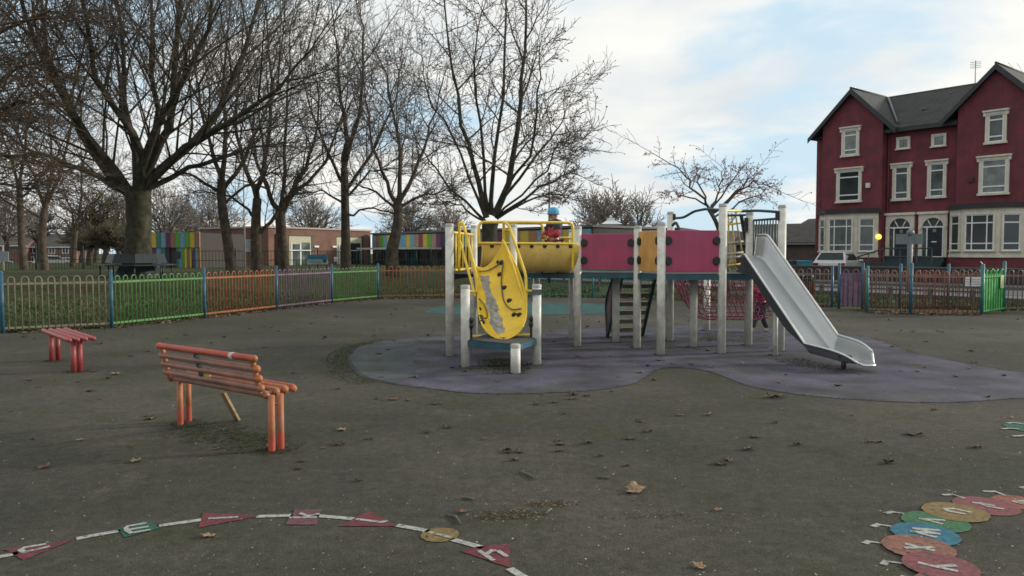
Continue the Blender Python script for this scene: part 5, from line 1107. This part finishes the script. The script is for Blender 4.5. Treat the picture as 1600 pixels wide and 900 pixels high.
cpanels(w1, .0, w1.L, 1.85, 2.86, 'yytbpngbGyn'.replace('G', 'g'), lw, .0, .14); cpanels(w1, .0, w1.L*.42, .35, 1.83, 'bpbtd', lw, .01); cpanels(w1, w1.L*.55, w1.L, .35, 1.83, 'tbgynypbo', lw, .01)
for px, w_ in ((278, .5),): u = w1.upx(px, 0); m = MB(); w1.box(m, u-.2, u+.3, 1.1, 1.6, .07, .09); m.build('wall_box', M_fas, lw)
# ======================= FAR HOUSES LEFT =======================
M_hb = brickmat('pink_brick', (.19, .085, .065), (.16, .075, .06), (.18, .14, .12))
def zY(py, Y): return P(800, py, Y).z
Yh = 150
t = house(-60, 41, Yh-4, zY(383, Yh), zY(368, Yh), 9, 'dim brick terrace at the left edge behind the tree trunks', M_hb, zg=-2.8, wins=[(3+3.6*i, zY(420, Yh), 2.2, 1.5) for i in range(3)], nm='terraced_house.001'.split('.')[0], rotdy=2)
t = house(41, 112, Yh, zY(385, Yh), zY(366, Yh), 9, 'pink brick semi with white gutter and windows seen through the left trunks', M_hb, zg=-2.8, wins=[(.6, zY(396, Yh), 1.4, 1.4), (4.4, zY(396, Yh), 1.3, 1.4), (7.0, zY(396, Yh), 1.3, 1.4), (.5, zY(416, Yh), 1.0, 1.9), (3.3, zY(416, Yh), 1.6, 1.5), (6.6, zY(416, Yh), 1.9, 1.7)], nm='semi_detached_house', chim=.7)
# boundary railing in dark green mesh in front of the school
def mesh_fence(px0, px1, Y0, Y1, h, lab, sp=.16):
    a, b = P(px0, 395, Y0), P(px1, 395, Y1); f = WF(a, b, (0, -1)); t = thing('mesh_fence', ((a.x+b.x)/2, (Y0+Y1)/2, 0), lab, 'fence'); z0 = .35
    m = MB()
    for i in range(int(f.L/sp)): m.obox(f.p(i*sp, z0, 0), f.d*.022, f.n*.02, (0, 0, h))
    for z in (.12, h*.5, h-.05): f.box(m, 0, f.L, z0+z, z0+z+.035, .02, .04)
    m.build('mesh_panel', mat('dark_green_mesh', (.012, .028, .024), .6), t)
    for i in range(int(f.L/2.6)+1): m = MB(); q = f.p(i*2.6, 0, -.04); m.tube([q, q+Vector((0, 0, z0+h+.15))], .045, 6); m.build('post', mat('dark_green_mesh', (0, 0, 0)), t)
mesh_fence(-20, 228, 46, 48, 1.45, 'dark green mesh fence on the left in front of the brick houses'); mesh_fence(300, 720, 49, 55, 1.30, 'dark green railing in front of the school doors', .2)
# signs and poles
M_wpole = mat('pale_pole', (.32, .32, .30), .5)
q = P(383, 430, 46); t = thing('lamp_post', (q.x, 46, .4), 'tall thin pale pole with a white notice board left of the school corner', 'lamp post')
m = MB(); m.tube([(q.x, 46, 0), (q.x, 46, zY(235, 46))], [.06, .035], 6); m.build('pole', M_wpole, t)
p0, p1 = P(384, 393, 45.9), P(399, 374, 45.9); m = MB(); m.obox(p0, (p1.x-p0.x, 0, 0), (0, .03, 0), (0, 0, p1.z-p0.z)); bd = m.build('sign_board', mat('board_white', (.42, .46, .48), .5), t)
for i in range(4): m = MB(); m.obox(p0+Vector((.06, -.006, .12+.15*i)), (.42-.06*(i % 2), 0, 0), (0, .005, 0), (0, 0, .03)); m.build('text_line', M_ink, bd)
p0, p1 = P(480, 413, 44), P(512, 398, 44); t = thing('banner', p0, 'blue and white banner on the railing outside the school doors', 'sign')
hgt = p1.z-p0.z; m = MB(); m.obox(p0, (p1.x-p0.x, 0, 0), (0, .03, 0), (0, 0, hgt*.5)); m.build('lower_half', mat('banner_white', (.45, .50, .52), .5), t)
m = MB(); m.obox(p0+Vector((0, -.002, hgt*.5)), (p1.x-p0.x, 0, 0), (0, .03, 0), (0, 0, hgt*.5)); m.build('upper_half', mat('banner_blue', (.06, .24, .36), .5), t)
m = MB()
for i in range(2): m.obox(p0+Vector((.08, -.008, .08+.09*i)), (.7, 0, 0), (0, .005, 0), (0, 0, .025))
m.obox(p0+Vector((.12, -.008, hgt*.68)), (.8, 0, 0), (0, .005, 0), (0, 0, .03)); m.ball(p0+Vector((p1.x-p0.x-.18, -.01, hgt*.38)), .12, sc=(1, .1, 1)); m.build('print', mat('banner_print', (.03, .12, .18), .6), t)
m = MB()
for x in (.1, p1.x-p0.x-.1): m.tube([(p0.x+x, 44.05, .2), (p0.x+x, 44.05, p1.z)], .03, 6)
m.build('leg', M_grn, t)
q = P(858, 395, 38); t = thing('lamp_post', (q.x, 38, 0), 'slim dark lamp post rising behind the child on the yellow deck', 'lamp post')
m = MB(); m.tube([(q.x, 38, 0), (q.x, 38, zY(273, 38))], [.06, .035], 8); m.build('pole', M_fas, t)
m = MB(); m.box((q.x, 38-.1, zY(272, 38)), (.14, .5, .08)); m.build('lamp_head', M_fas, t)
for px, Y, ty, lb in ((9, 44, 388, 'pale park sign board on a post at the left edge'),):
    q = P(px, 395, Y); t = thing('park_sign', (q.x, Y, .4), lb, 'sign'); m = MB(); m.tube([(q.x-.15, Y, 0), (q.x-.15, Y, 1.9)], .05, 6); m.build('pole', M_wpole, t)
    m = MB(); m.box((q.x-.3, Y-.06, zY(401, Y)), (1.0, .04, .62)); m.build('sign_board', mat('grey_board', (.24, .27, .29), .5), t)
car((-21.5, 66, -.0), math.radians(175), 'white van shaped car far off between the left trunks', wp, .9) if False else None
q = P(83, 395, 100); car((q.x, 100, terr(q.x, 100)-.0), math.radians(60), 'small white car parked before the pink brick houses', mat('white_car', (.6, .6, .6), .3))
q = P(350, 395, 62); car((q.x, 66, terr(q.x, 66)+0), math.radians(180), 'dull red car behind the dark trunks left of the school', mat('red_car_paint', (.20, .02, .03), .3))
# ======================= TREE SEAT =======================
M_ts = mat('dark_green_seat', (.014, .024, .025), .5, var=.2); tx = P(213, 395, 32); tz = terr(tx.x, 32)
t = thing('tree_seat', (tx.x, 32, tz), 'dark octagonal seat built round the big tree trunk', 'tree seat')
def octf(r): return [(tx.x+r*math.cos(math.pi/8+i*math.pi/4), 32+r*math.sin(math.pi/8+i*math.pi/4)) for i in range(8)]
zs_ = zY(413.5, 31); zb_ = zY(397, 31.3)
m = MB(); o = octf(1.52); i_ = octf(.95)
for k in range(8): m.prism([Vector((*o[k], zs_-.05)), Vector((*o[(k+1) % 8], zs_-.05)), Vector((*i_[(k+1) % 8], zs_-.05)), Vector((*i_[k], zs_-.05))], (0, 0, .05))
m.build('seat', M_ts, t)
for k in range(8):
    a, b = octf(1.15)[k], octf(1.15)[(k+1) % 8]; c, d = octf(1.02)[k], octf(1.02)[(k+1) % 8]
    m = MB(); pl = [Vector((*a, zs_+.05)), Vector((*b, zs_+.05)), Vector((*d, zb_)), Vector((*c, zb_))]; n_ = (pl[1]-pl[0]).cross(pl[2]-pl[0]).normalized(); m.prism(pl, n_*.03); m.build('backrest', M_ts, t)
for k in range(8): m = MB(); q = octf(1.35)[k]; m.tube([(*q, tz-.05), (*q, zs_-.04)], .03, 6); m.build('leg', M_ts, t)
m = MB(); m.lathe((tx.x, 32, 0), [(.95, tz-.05), (.68, zs_-.06)], 8); m.build('inner_skirt', M_ts, t)
# ======================= TREES =======================
import numpy as np
M_bark = mat('bark_olive', (.062, .056, .040), .95, var=.35, scale=4, bump=1, bscale=18, col2=(.058, .064, .038), thr=(.5, .65), spec=.15)
M_bark2 = mat('bark_brown', (.092, .073, .056), .95, var=.35, scale=4, bump=1, bscale=18, spec=.15)
M_twg = mat('twig_brown', (.125, .105, .088), .95, var=.25, scale=2, spec=.15); M_twl = mat('twig_haze', (.24, .205, .18), .95, var=.25, scale=1, spec=.1); M_twr = mat('twig_reddish', (.19, .11, .10), .9, var=.25, scale=2)  # far twigs are paler: distance haze put into their colour
M_bud = mat('dry_seed_leaf', (.085, .058, .036), .9, var=.3, scale=5); M_budr = mat('reddish_bud', (.26, .10, .11), .9, var=.3, scale=5)
class Br:
    def __init__(s): s.g = {}
    def add(s, pts, rs, sides): s.g.setdefault((len(pts), sides), []).append((pts, rs))
    def build(s, name, mt, parent):
        V_, Fc = [], []; off = 0
        for (k, n), L_ in s.g.items():
            Pn = np.array([[tuple(p) for p in a[0]] for a in L_]); R = np.array([a[1] for a in L_]); B = len(L_)
            T = np.empty_like(Pn); T[:, 1:-1] = Pn[:, 2:]-Pn[:, :-2]; T[:, 0] = Pn[:, 1]-Pn[:, 0]; T[:, -1] = Pn[:, -1]-Pn[:, -2]
            T /= np.linalg.norm(T, axis=2, keepdims=True)+1e-9
            ref = np.where(np.abs(T[:, :1, 2:3]) > .9, np.array([[[1., 0, 0]]]), np.array([[[0, 0, 1.]]])); ref = np.broadcast_to(ref, T.shape)
            U = np.cross(T, ref); U /= np.linalg.norm(U, axis=2, keepdims=True)+1e-9; W = np.cross(T, U)
            a = np.arange(n)*2*np.pi/n; ring = Pn[:, :, None, :]+(U[:, :, None, :]*np.cos(a)[None, None, :, None]+W[:, :, None, :]*np.sin(a)[None, None, :, None])*R[:, :, None, None]
            V_.append(ring.reshape(-1, 3)); i = np.arange(k-1)[:, None]*n; j = np.arange(n)[None]; j2 = (j+1) % n
            q = np.stack([i+j, i+j2, i+n+j2, i+n+j], -1).reshape(-1, 4); Fc.append((q[None]+(np.arange(B)*k*n)[:, None, None]+off).reshape(-1, 4)); off += B*k*n
        if not V_: return None
        v = np.concatenate(V_)-np.array(tuple(wloc(parent))); f = np.concatenate(Fc); me = bpy.data.meshes.new(name)
        me.vertices.add(len(v)); me.vertices.foreach_set('co', v.astype(np.float32).ravel()); me.loops.add(len(f)*4); me.loops.foreach_set('vertex_index', f.astype(np.int32).ravel())
        me.polygons.add(len(f)); me.polygons.foreach_set('loop_start', np.arange(len(f), dtype=np.int32)*4); me.polygons.foreach_set('loop_total', np.full(len(f), 4, np.int32)); me.polygons.foreach_set('use_smooth', np.ones(len(f), bool))
        me.materials.append(mt); me.update(calc_edges=True); me.validate(); o = bpy.data.objects.new(name, me); COL.objects.link(o); o.parent = parent; return o
def rot_about(d, ang, az, rd):
    u = d.orthogonal().normalized(); w_ = d.cross(u); return (d*math.cos(ang)+(u*math.cos(az)+w_*math.sin(az))*math.sin(ang)).normalized()
def grow(p, d, Ln, r, lv, C, B, rd):
    nseg = C['seg'][lv]; pts = [p.copy()]; dd = d.copy(); sl = Ln/nseg; ds_ = [dd.copy()]
    for i in range(nseg):
        dd = (dd+Vector((rd.gauss(0, 1), rd.gauss(0, 1), rd.gauss(0, 1)))*C['wob'][lv]+Vector((0, 0, C['up'][lv]))).normalized()
        p = p+dd*sl; pts.append(p.copy()); ds_.append(dd.copy())
    branch(pts, ds_, Ln, r, lv, C, B, rd)
def branch(pts, ds_, Ln, r, lv, C, B, rd, rs=None):
    nseg = len(pts)-1; end = max(C['rmin'], r*C['tap'])
    rs = rs or [r+(end-r)*(i/nseg)**.9 for i in range(nseg+1)]
    (B[0] if lv <= C['trunklv'] else B[1]).add(pts, rs, C['sides'][lv])
    if lv >= C['max']:
        if C.get('bud') and rd.random() < C['bud']: B[2].append((pts[-1], rd.random()*6.28))
        return
    k = C['n'][lv]; az = rd.uniform(0, 6.28)
    for i in range(k):
        t = C['t0'][lv]+(1-C['t0'][lv])*((i+rd.uniform(.1, .9))/k); x = t*nseg; j = min(int(x), nseg-1); f = x-j
        q = pts[j].lerp(pts[j+1], f); dq = ds_[min(j+1, nseg)]; rq = rs[j]+(rs[j+1]-rs[j])*f
        az += 2.4+rd.uniform(-.5, .5); an = math.radians(rd.uniform(*C['ang'][lv]))
        nd = rot_about(dq, an, az, rd)
        if nd.z < C.get('minz', -.35): nd.z = C.get('minz', -.35)+rd.uniform(0, .3); nd.normalize()
        L2 = Ln*C['rat'][lv]*(1.15-.6*t)*rd.uniform(.75, 1.2)
        grow(q, nd, L2, max(C['rmin'], min(rq*.75, r*C['rr'][lv])), lv+1, C, B, rd)
    # leader carries on as a finer shoot
    grow(pts[-1], ds_[-1], Ln*.45, end, lv+1, C, B, rd)
BASE = dict(seg=[8, 6, 5, 4, 3, 2], wob=[.07, .10, .14, .18, .22, .2], up=[.05, .05, .05, .04, .03, .02], sides=[10, 7, 5, 4, 3, 3], n=[9, 8, 7, 5, 3, 0], t0=[.3, .22, .2, .2, .2, .2], ang=[(30, 60), (28, 58), (28, 62), (25, 60), (25, 60), (20, 50)], rat=[.62, .55, .50, .5, .5, .5], rr=[.45, .42, .42, .5, .5, .5], tap=.3, rmin=.0065, trunklv=1, max=4)
def tree(x, Y, base_pts, limbs, C, label, seed, tw=M_twg, bark=M_bark, grp=None, name='bare_tree', Dl=6):
    """base_pts: [(px,py,r)] trunk polyline at depth Y; limbs: [(polyline px, dY end, r0)]"""
    rd = random.Random(seed); t = thing(name, (x, Y, terr(x, Y)), label, 'tree', grp); B = [Br(), Br(), []]
    tp = [P(a, b, Y) for a, b, _ in base_pts]; tr = [c for _, _, c in base_pts]; tp[0].z = terr(tp[0].x, Y)-.1; tr[0] *= 1.15
    sm = [cat(tp, i/12) for i in range(13)]; k = len(tr)-1; rs = [tr[min(int(i/12*k), k-1)]*(1-(i/12*k-min(int(i/12*k), k-1)))+tr[min(int(i/12*k), k-1)+1]*(i/12*k-min(int(i/12*k), k-1)) for i in range(13)]
    B[0].add(sm, rs, 12)
    for (pl, dY, r0, *ex) in limbs:
        n_ = len(pl); ws = [P(a, b, Y+dY*(i/(n_-1))**1.0) for i, (a, b) in enumerate(pl)]; ns_ = 10; pts = [cat(ws, i/ns_) for i in range(ns_+1)]
        pts = [q+Vector((rd.gauss(0, .05), rd.gauss(0, .05), rd.gauss(0, .05))) if 0 < i else q for i, q in enumerate(pts)]
        dd = [(pts[min(i+1, ns_)]-pts[max(i-1, 0)]).normalized() for i in range(ns_+1)]; Ln = sum((pts[i+1]-pts[i]).length for i in range(ns_))
        branch(pts, dd, Ln, r0, 1, C, B, rd)
    B[0].build('trunk', bark, t); B[1].build('crown', tw, t)
    if B[2]:
        m = MB()
        for q, a in B[2]:
            s = rd.uniform(.02, .045)*C.get('bs', 1); u = Vector((math.cos(a), math.sin(a), rd.uniform(-.5, .5)))*s; w_ = Vector((rd.uniform(-.4, .4), rd.uniform(-.4, .4), -1)).normalized()*s*1.6
            m.add([q, q+u+w_*.5, q+w_, q-u*.6+w_*.5], [(0, 1, 2, 3)])
        m.build('seed_clusters', C.get('budm', M_bud), t)['kind'] = 'stuff'
    return t
def auto_limbs(cx, cy, Rx, Ry, n, rd, Y, r0, up=.5):
    out = []
    for i in range(n):
        a = math.radians(-75+150*(i+.5)/n+rd.uniform(-8, 8)); dY = rd.uniform(-1, 1)*Rx/F*Y*.8
        ex, ey = cx+math.sin(a)*Rx, cy-math.cos(a)*Ry*rd.uniform(.8, 1.05); mx_, my_ = cx+math.sin(a)*Rx*.42, cy-(cy-ey)*.58-Ry*.05
        out.append(([(cx+rd.uniform(-2, 2), cy+rd.uniform(0, 6)), (mx_, my_), (ex, ey)], dY, r0*rd.uniform(.7, 1)))
    return out
# big seat tree
C1 = dict(BASE); C1.update(n=[0, 14, 8, 5, 2, 0], wob=[.07, .085, .085, .09, .1, .1], ang=[(30, 60), (22, 48), (22, 48), (20, 50), (20, 50), (20, 50)], rat=[.6, .60, .58, .58, .55, .5], rmin=.0075, up=[.05, .05, .05, .05, .03, .02], rr=[.45, .24, .32, .5, .5, .5], tap=.16, t0=[.3, .18, .15, .15, .2, .2], trunklv=2)
tree(tx.x, 32, [(214, 440, .56), (215, 395, .52), (217, 345, .48), (216, 300, .50)],
     [([(208, 312), (180, 270), (135, 215), (85, 120), (40, 20), (10, -80)], -2, .25), ([(206, 305), (160, 258), (110, 170), (70, 60), (60, -80)], 2.5, .22), ([(214, 300), (212, 240), (195, 160), (190, 60), (170, -90)], 1.0, .21), ([(215, 298), (218, 230), (150, 120), (130, 0), (110, -110)], -3, .20),
      ([(222, 300), (238, 245), (262, 200), (275, 100), (285, -20), (290, -120)], -1, .25), ([(226, 298), (262, 250), (315, 215), (360, 130), (400, 30), (430, -60)], 1.5, .24), ([(228, 295), (280, 240), (340, 205), (420, 150), (480, 80)], -3, .20), ([(216, 290), (245, 190), (235, 80), (240, -100)], 3, .20),
      ([(200, 300), (120, 262), (40, 230), (-30, 180)], 3, .16), ([(226, 296), (300, 262), (380, 235), (450, 220)], 2, .14), ([(214, 285), (255, 180), (320, 60), (340, -90)], -4, .2)], C1, 'huge bare tree with many upright limbs rising from the octagonal seat', 3)
# the row of trees in front of the school
C2 = dict(BASE); C2.update(n=[0, 10, 8, 5, 2, 0], wob=[.07, .08, .09, .11, .13, .13], rr=[.45, .30, .36, .5, .5, .5], rmin=.008, tap=.2, t0=[.3, .15, .15, .2, .2, .2], ang=[(30, 60), (24, 52), (25, 55), (25, 60), (25, 60), (20, 50)])
rd = random.Random(5)
def row(px, Y, bpts, limbs, lab, seed, C=C2, tw=M_twg, bark=M_bark2): x = P(px, 395, Y).x; return tree(x, Y, bpts, limbs, C, lab, seed, tw, bark, 'bare trees in the park')
row(357, 38, [(363, 425, .26), (356, 380, .24), (347, 320, .22), (346, 280, .20)], [([(346, 285), (330, 230), (310, 150), (300, 60)], 1, .13), ([(346, 285), (352, 220), (350, 120), (360, 10)], -1, .15), ([(347, 300), (385, 240), (420, 160), (440, 70)], 1.5, .13), ([(346, 300), (300, 275), (260, 262), (235, 270)], -1, .09), ([(348, 320), (390, 290), (420, 270), (450, 275)], 1, .08)], 'dark leaning tree just right of the seat tree', 21)
row(398, 40, [(402, 425, .30), (400, 380, .28), (400, 340, .24), (402, 310, .22)], [([(402, 312), (380, 250), (370, 160), (380, 40)], 1, .15), ([(402, 312), (415, 240), (425, 140), (415, 20)], -1, .16), ([(400, 340), (375, 318), (340, 300), (300, 300)], 0, .09), ([(403, 365), (425, 345), (440, 320), (455, 300)], .3, .13)], 'forked dark tree before the brick school corner', 22)
row(445, 42, [(444, 425, .30), (441, 385, .28), (438, 340, .28), (438, 330, .28)], [([(436, 335), (420, 300), (400, 240), (395, 150)], .5, .17), ([(440, 335), (460, 290), (490, 230), (500, 140)], -.5, .18), ([(438, 330), (445, 260), (450, 150), (455, 40)], 1, .14), ([(452, 312), (500, 262), (530, 200), (545, 120)], 1, .12)], 'V shaped tree in front of the first school door', 23)
row(540, 42, [(541, 422, .27), (540, 370, .25), (539, 310, .22), (538, 262, .20)], [([(538, 265), (537, 190), (530, 120), (520, 30)], .5, .16), ([(538, 262), (558, 190), (570, 110), (565, 25)], -.5, .15), ([(538, 290), (510, 230), (485, 170), (470, 90)], 1, .11), ([(539, 300), (580, 240), (610, 180), (625, 110)], 1, .11), ([(540, 335), (580, 325), (610, 335), (640, 330)], .4, .07), ([(539, 320), (510, 300), (490, 300), (470, 310)], -.6, .07), ([(539, 310), (575, 275), (600, 262), (630, 265)], -.5, .08)], 'tall straight tree between the two school doors', 24)
row(617, 40, [(615, 425, .36), (612, 395, .32), (620, 360, .28), (622, 335, .22), (621, 318, .26)], [([(621, 318), (600, 280), (580, 215), (570, 140)], .5, .13), ([(621, 318), (625, 250), (615, 180), (600, 100)], -.5, .14), ([(622, 320), (650, 265), (670, 200), (690, 140)], .5, .13), ([(621, 325), (660, 305), (690, 300), (715, 285)], 0, .09), ([(620, 330), (590, 300), (560, 290), (545, 250)], 0, .08)], 'gnarled tree with swollen trunk in front of the coloured cladding', 25)
# centre tree behind the yellow deck
C3 = dict(BASE); C3.update(rat=[.6, .31, .48, .5, .5, .5], n=[0, 11, 7, 5, 2, 0], wob=[.07, .09, .11, .13, .15, .15], rr=[.45, .32, .36, .5, .5, .5], rmin=.0078, tap=.15, t0=[.3, .18, .15, .2, .2, .2], bud=.30, bs=1.0, up=[.05, .03, .03, .03, .0, -.03], ang=[(30, 60), (32, 62), (30, 65), (30, 65), (25, 60), (20, 50)])
tree(P(765, 395, 29).x, 29, [(768, 450, .32), (766, 400, .29), (765, 362, .29), (766, 348, .32)],
     [([(760, 340), (742, 270), (722, 190), (700, 80), (690, -60)], .5, .12), ([(768, 335), (770, 260), (785, 150), (790, 0), (795, -80)], 1, .10), ([(772, 338), (800, 270), (812, 160), (820, 60), (822, -60)], -.5, .15), ([(758, 345), (700, 290), (665, 240), (640, 200)], 1, .06), ([(776, 340), (850, 290), (900, 265), (898, 250)], 1, .065),
      ([(776, 342), (830, 310), (880, 300), (885, 315)], -1, .055), ([(770, 335), (840, 240), (872, 200), (888, 165)], 2, .07), ([(758, 340), (715, 230), (670, 150), (655, 80)], -2, .06), ([(772, 335), (830, 230), (842, 130), (848, 60)], -3, .07), ([(756, 345), (725, 325), (695, 315), (665, 300)], -1, .05), ([(764, 335), (750, 180), (740, 80), (760, 0)], -2.5, .07), ([(774, 340), (845, 275), (870, 230), (890, 225)], -3, .05)], C3, 'spreading bare tree with dangling seeds behind the yellow deck', 31, M_twg, M_bark, 'bare trees in the park')
# slender cherry right of centre
C4 = dict(BASE); C4.update(rat=[.5, .26, .42, .5, .5, .5], n=[0, 12, 7, 5, 0, 0], rmin=.0048, tap=.18, t0=[.3, .25, .2, .2, .2, .2], bud=.9, bs=.9, budm=M_budr, up=[.0, .0, .0, .0, -.02, 0], max=3, ang=[(30, 60), (30, 60), (30, 65), (30, 65), (25, 60), (20, 50)])
tree(P(1120, 395, 24).x, 24, [(1140, 470, .09), (1134, 410, .08), (1122, 355, .07), (1106, 325, .055)], [([(1110, 328), (1085, 295), (1065, 270), (1018, 238)], -.5, .045), ([(1112, 330), (1120, 300), (1130, 280), (1125, 262)], .8, .04), ([(1113, 334), (1150, 300), (1180, 285), (1212, 295)], 0, .045), ([(1112, 332), (1145, 305), (1170, 280), (1185, 268)], -1, .04), ([(1108, 325), (1095, 290), (1090, 270), (1098, 262)], 1, .035), ([(1115, 340), (1160, 315), (1190, 305), (1182, 318)], .7, .035), ([(1112, 328), (1138, 290), (1150, 275), (1160, 262)], 1.2, .035), ([(1106, 322), (1070, 305), (1050, 300), (1040, 310)], .5, .03)], C4, 'slender cherry with reddish buds leaning above the right magenta panel', 41, M_twr, M_bark2)
# left trees
row(33, 46, [(38, 420, .22), (34, 380, .20), (32, 330, .18), (30, 290, .16)], [([(30, 300), (10, 230), (-10, 150), (-20, 60)], 0, .10), ([(31, 295), (40, 220), (50, 140), (40, 50)], 1, .11), ([(32, 310), (70, 270), (100, 220), (120, 160)], -1, .08), ([(32, 330), (-10, 300), (-50, 290), (-80, 260)], 0, .07)], 'pale trunked tree nearest the left picture edge', 51)
row(68, 45, [(70, 425, .22), (66, 380, .22), (68, 340, .20), (70, 325, .18)], [([(70, 328), (55, 280), (30, 220), (10, 140)], 0, .10), ([(70, 326), (95, 270), (110, 200), (120, 110)], 1, .12), ([(70, 330), (80, 260), (75, 180), (70, 80)], -1, .10), ([(69, 340), (30, 320), (0, 300), (-40, 290)], 0, .06)], 'forked tree second from the left picture edge', 52)
row(115, 55, [(113, 420, .20), (115, 390, .19), (118, 360, .17)], [([(117, 362), (126, 320), (128, 260), (125, 215)], 0, .12), ([(116, 362), (112, 325), (100, 300), (95, 265)], 0, .07), ([(118, 362), (150, 330), (170, 318), (200, 310)], 0, .07), ([(117, 362), (95, 340), (80, 335), (70, 330)], 0, .06), ([(122, 340), (145, 318), (170, 290), (185, 260)], 0, .07)], 'small neat bare tree between the left trunks and the seat tree', 53)
C5 = dict(C2); C5.update(n=[0, 14, 9, 6, 3, 0], rmin=.009, up=[.03, .0, .0, -.02, -.03, 0])
tree(P(-120, 395, 27).x, 27, [(-120, 500, .42), (-118, 400, .38), (-112, 300, .34), (-105, 240, .3)], [([(-105, 245), (-60, 200), (0, 170), (70, 160)], 0, .15), ([(-105, 245), (-60, 150), (-20, 60), (10, -40)], 0, .18), ([(-107, 260), (-50, 240), (10, 240), (80, 250)], -1.5, .12), ([(-108, 280), (-40, 290), (20, 290), (70, 300)], 1, .10), ([(-105, 240), (-70, 120), (20, 40), (90, 20)], 1, .14), ([(-105, 240), (-120, 120), (-150, 20)], 0, .15), ([(-108, 270), (-50, 180), (20, 110), (100, 90)], 2.5, .12)], C5, 'tree beyond the left picture edge whose brown branches hang into view', 61, mat('twig_warm', (.13, .092, .060), .95, var=.3), M_bark2, 'bare trees in the park')
# distant trees
C6 = dict(BASE); C6.update(n=[0, 12, 10, 7, 0, 0], rr=[.45, .35, .4, .5, .5, .5], max=3, rmin=.022, tap=.2, t0=[.3, .1, .15, .2, .2, .2], up=[.1, .08, .08, .06, .0, 0], seg=[6, 5, 4, 3, 2, 2], sides=[7, 5, 4, 3, 3, 3], trunklv=1)
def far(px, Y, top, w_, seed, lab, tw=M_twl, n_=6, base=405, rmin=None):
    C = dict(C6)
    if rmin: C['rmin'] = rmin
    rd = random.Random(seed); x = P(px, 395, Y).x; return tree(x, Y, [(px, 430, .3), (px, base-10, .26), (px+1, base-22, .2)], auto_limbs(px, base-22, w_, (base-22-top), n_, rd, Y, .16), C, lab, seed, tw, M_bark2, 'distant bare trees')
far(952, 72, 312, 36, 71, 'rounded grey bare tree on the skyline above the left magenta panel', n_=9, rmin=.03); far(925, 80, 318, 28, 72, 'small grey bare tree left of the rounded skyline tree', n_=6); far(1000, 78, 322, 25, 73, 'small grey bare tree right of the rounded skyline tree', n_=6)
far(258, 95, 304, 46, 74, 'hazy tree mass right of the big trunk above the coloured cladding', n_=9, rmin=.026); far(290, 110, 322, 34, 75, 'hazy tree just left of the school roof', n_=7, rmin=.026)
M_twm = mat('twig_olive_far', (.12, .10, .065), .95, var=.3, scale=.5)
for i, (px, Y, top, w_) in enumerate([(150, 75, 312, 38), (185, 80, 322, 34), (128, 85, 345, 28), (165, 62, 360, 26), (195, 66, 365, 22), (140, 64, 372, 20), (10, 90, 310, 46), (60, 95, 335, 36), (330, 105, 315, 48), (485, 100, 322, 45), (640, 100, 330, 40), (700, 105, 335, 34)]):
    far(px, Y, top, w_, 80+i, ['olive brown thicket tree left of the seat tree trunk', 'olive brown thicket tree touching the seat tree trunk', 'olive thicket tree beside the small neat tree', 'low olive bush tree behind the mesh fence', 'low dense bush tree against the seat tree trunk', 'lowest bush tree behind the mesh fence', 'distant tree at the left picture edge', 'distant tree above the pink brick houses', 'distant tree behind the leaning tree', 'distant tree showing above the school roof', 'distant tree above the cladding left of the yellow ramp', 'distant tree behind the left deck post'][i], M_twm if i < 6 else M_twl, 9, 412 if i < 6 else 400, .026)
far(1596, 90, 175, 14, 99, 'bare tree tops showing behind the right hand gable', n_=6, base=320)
far(118+1055, 100, 385-30, 20, 98, 'low shrub tree left of the slide', n_=4) if False else None
